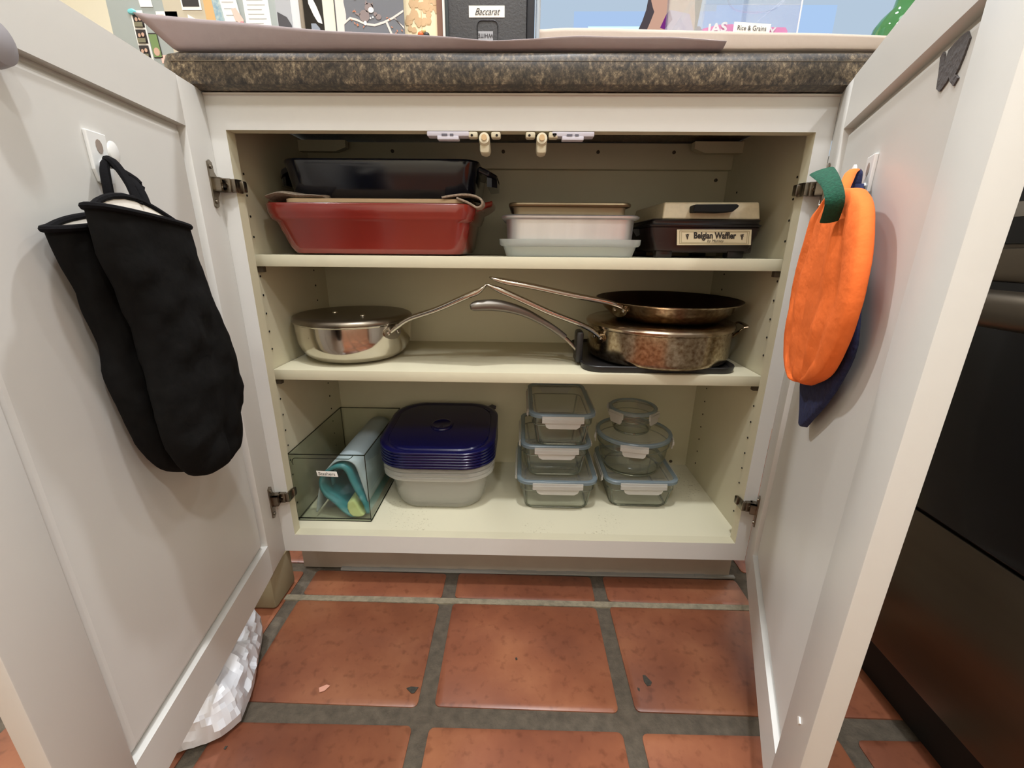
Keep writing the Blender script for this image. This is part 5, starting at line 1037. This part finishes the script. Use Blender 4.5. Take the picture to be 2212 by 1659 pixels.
tube('moulded_rim', [(gx1, gy0, CT + 0.004), (gx1, gy0, 1.0)], 0.0010, M_wed, t, n=6)
M_pink = mat('pink_pouch', srgb(232, 128, 182), 0.35)
o = thing('rice_pouch', (0.29, 0.03, CT), 'pink rice pouch inside the clear bin', 'pouch')
v, f = prism([(0.2490, CT + 0.006), (0.3640, CT + 0.006), (0.3625, 0.9450), (0.3590, 0.9490), (0.3000, 0.9500), (0.2880, 0.9525), (0.2700, 0.9520), (0.2490, 0.9475)], 0.03, lambda a, b, q: (a, 0.006 + q, b)); mk('pouch_body', v, f, M_pink, o)
RB = lambda a, b, q: (a, 0.0056 - q, b)
text('lettering', 'JAS', 0.0150, lambda a, b, q: RB(0.2680 + a, 0.9475 + b + 0.10 * a, q), M_photo, o, bold=0.0005, xs=1.25)
text('lettering', 'GOU', 0.0045, lambda a, b, q: RB(0.2850 + a, 0.9430 + b, q), mat('pale_pink', srgb(244, 196, 220), 0.5), o, bold=0.0001)
text('lettering', 'Y', 0.0140, lambda a, b, q: RB(0.3420 + a, 0.9430 + b, q), M_photo, o, bold=0.0004)
t2 = thing('snack_pouch', (0.28, 0.06, CT), 'dark purple pouch lying behind the pink one in the clear bin', 'pouch')
v, f = prism([(0.2520, CT + 0.006), (0.3100, CT + 0.006), (0.3130, 0.9520), (0.3110, 0.9545), (0.2860, 0.9560), (0.2640, 0.9605), (0.2620, 0.9565), (0.2560, 0.9640), (0.2520, 0.9640)], 0.02, lambda a, b, q: (a, 0.040 + q, b)); mk('pouch_body', v, f, mat('slate_purple', srgb(92, 96, 118), 0.4), t2)
LB = lambda a, b, q: (a, gy0 - 0.0004 - q, b)
v, f = prism([(0.2865, 0.9385), (0.3345, 0.9375), (0.3360, 0.9495), (0.2870, 0.9522)], 0.0005, LB); mk('label', v, f, M_paper, t)
text('lettering', 'Rice & Grains', 0.0079, lambda a, b, q: LB(0.3110 + a, 0.9447 + b - 0.03 * a, 0.0006 + q), M_ink, t, xs=0.88)
# green bottle
t = thing('green_bottle', (0.575, 0.09, CT), 'green glass bottle on the counter beside the right door', 'bottle')
v, f = lathe((0.575, 0.09), [(0.030, CT + 0.002), (0.0385, CT + 0.004), (0.0385, 0.975), (0.037, 0.985), (0.030, 0.996), (0.018, 1.008), (0.0145, 1.03), (0.0145, 1.11), (0.012, 1.115)], 40); mk('bottle_glass', v, f, thin('green_glass', (0.22, 0.55, 0.22, 1), (0.05, 0.25, 0.1, 1), 0.4, 0.02, 0.25, (0.15, 0.5, 0.2, 1)), t, smooth=True)
v, f = lathe((0.575, 0.09), [(0.0135, 1.112), (0.0160, 1.113), (0.0160, 1.130), (0.012, 1.132)], 24); mk('cap', v, f, M_brushed, t, smooth=True)

# television behind the counter: flat picture on its screen
tv = thing('television', (0.85, 1.02, 0.84), 'wide television showing a woman with dark hair in a purple top', 'television')
box('casing', (0.02, 0.990, 0.96), (1.68, 1.04, 1.90), M_blackpl, tv, bev=0.004)
box('stand_base', (0.55, 0.90, 0.83), (1.15, 1.12, 0.845), M_blackpl, tv, bev=0.003); box('stand_neck', (0.80, 1.00, 0.845), (0.90, 1.03, 0.97), M_blackpl, tv)
def em(name, col, s=1.0):
    m = bpy.data.materials.new(name); m.use_nodes = True; N = m.node_tree.nodes; N.remove(N['Principled BSDF']); e_ = N.new('ShaderNodeEmission'); e_.inputs[0].default_value = col; e_.inputs[1].default_value = s; m.node_tree.links.new(e_.outputs[0], N['Material Output'].inputs[0]); return m
TVT = lambda d: (lambda a, b, q: (a, 0.9895 - d - q, b))
def tvp(name, pts, col, d, s=1.0): v, f = prism(pts, 0.0003, TVT(d)); return mk(name, v, f, em(name, col, s), tv)
tvp('screen', quad(0.035, 0.975, 1.665, 1.885), srgb(182, 201, 220), 0)
tvp('screen_panel', quad(0.167, 1.10, 0.62, 1.389), srgb(172, 200, 238), 0.0005); tvp('screen_panel', quad(0.62, 1.10, 1.0, 1.405), srgb(174, 204, 242), 0.0004)
tvp('screen_bar', quad(0.214, 1.335, 0.43, 1.3485), srgb(205, 250, 255), 0.001, 1.3)
tvp('screen_hair', [(0.375, 1.30), (0.375, 1.336), (0.387, 1.362), (0.397, 1.393), (0.402, 1.43), (0.415, 1.50), (0.46, 1.55), (0.52, 1.54), (0.565, 1.49), (0.572, 1.42), (0.566, 1.36), (0.56, 1.30)], srgb(84, 76, 80), 0.0015)
tvp('screen_skin', [(0.402, 1.30), (0.404, 1.338), (0.414, 1.362), (0.423, 1.387), (0.417, 1.399), (0.410, 1.417), (0.418, 1.432), (0.432, 1.425), (0.440, 1.47), (0.48, 1.50), (0.53, 1.48), (0.548, 1.43), (0.550, 1.40), (0.556, 1.37), (0.557, 1.30)], srgb(208, 166, 146), 0.002)
tvp('screen_top', [(0.300, 1.02), (0.320, 1.20), (0.380, 1.285), (0.440, 1.315), (0.462, 1.334), (0.471, 1.392), (0.498, 1.388), (0.536, 1.381), (0.556, 1.334), (0.600, 1.30), (0.655, 1.22), (0.675, 1.02)], srgb(196, 170, 200), 0.0025)
tvp('screen_collar', [(0.472, 1.392), (0.483, 1.366), (0.461, 1.340), (0.446, 1.344), (0.461, 1.378)], srgb(122, 50, 128), 0.003)
tvp('screen_skin', blob(0.490, 1.455, 0.052, 20, 1.25), srgb(208, 166, 146), 0.0032)
for ex in (0.470, 0.512): tvp('screen_eye', blob(ex, 1.465, 0.006, 8, 0.6), srgb(70, 50, 45), 0.0038)
tvp('screen_mouth', blob(0.491, 1.427, 0.012, 10, 0.35), srgb(176, 90, 90), 0.0038)
o = box('media_cabinet', (0.0, 0.86, 0.0006), (1.70, 1.30, 0.83), M_white, bev=0.003); tag(o, 'low white cabinet under the television', 'cabinet')
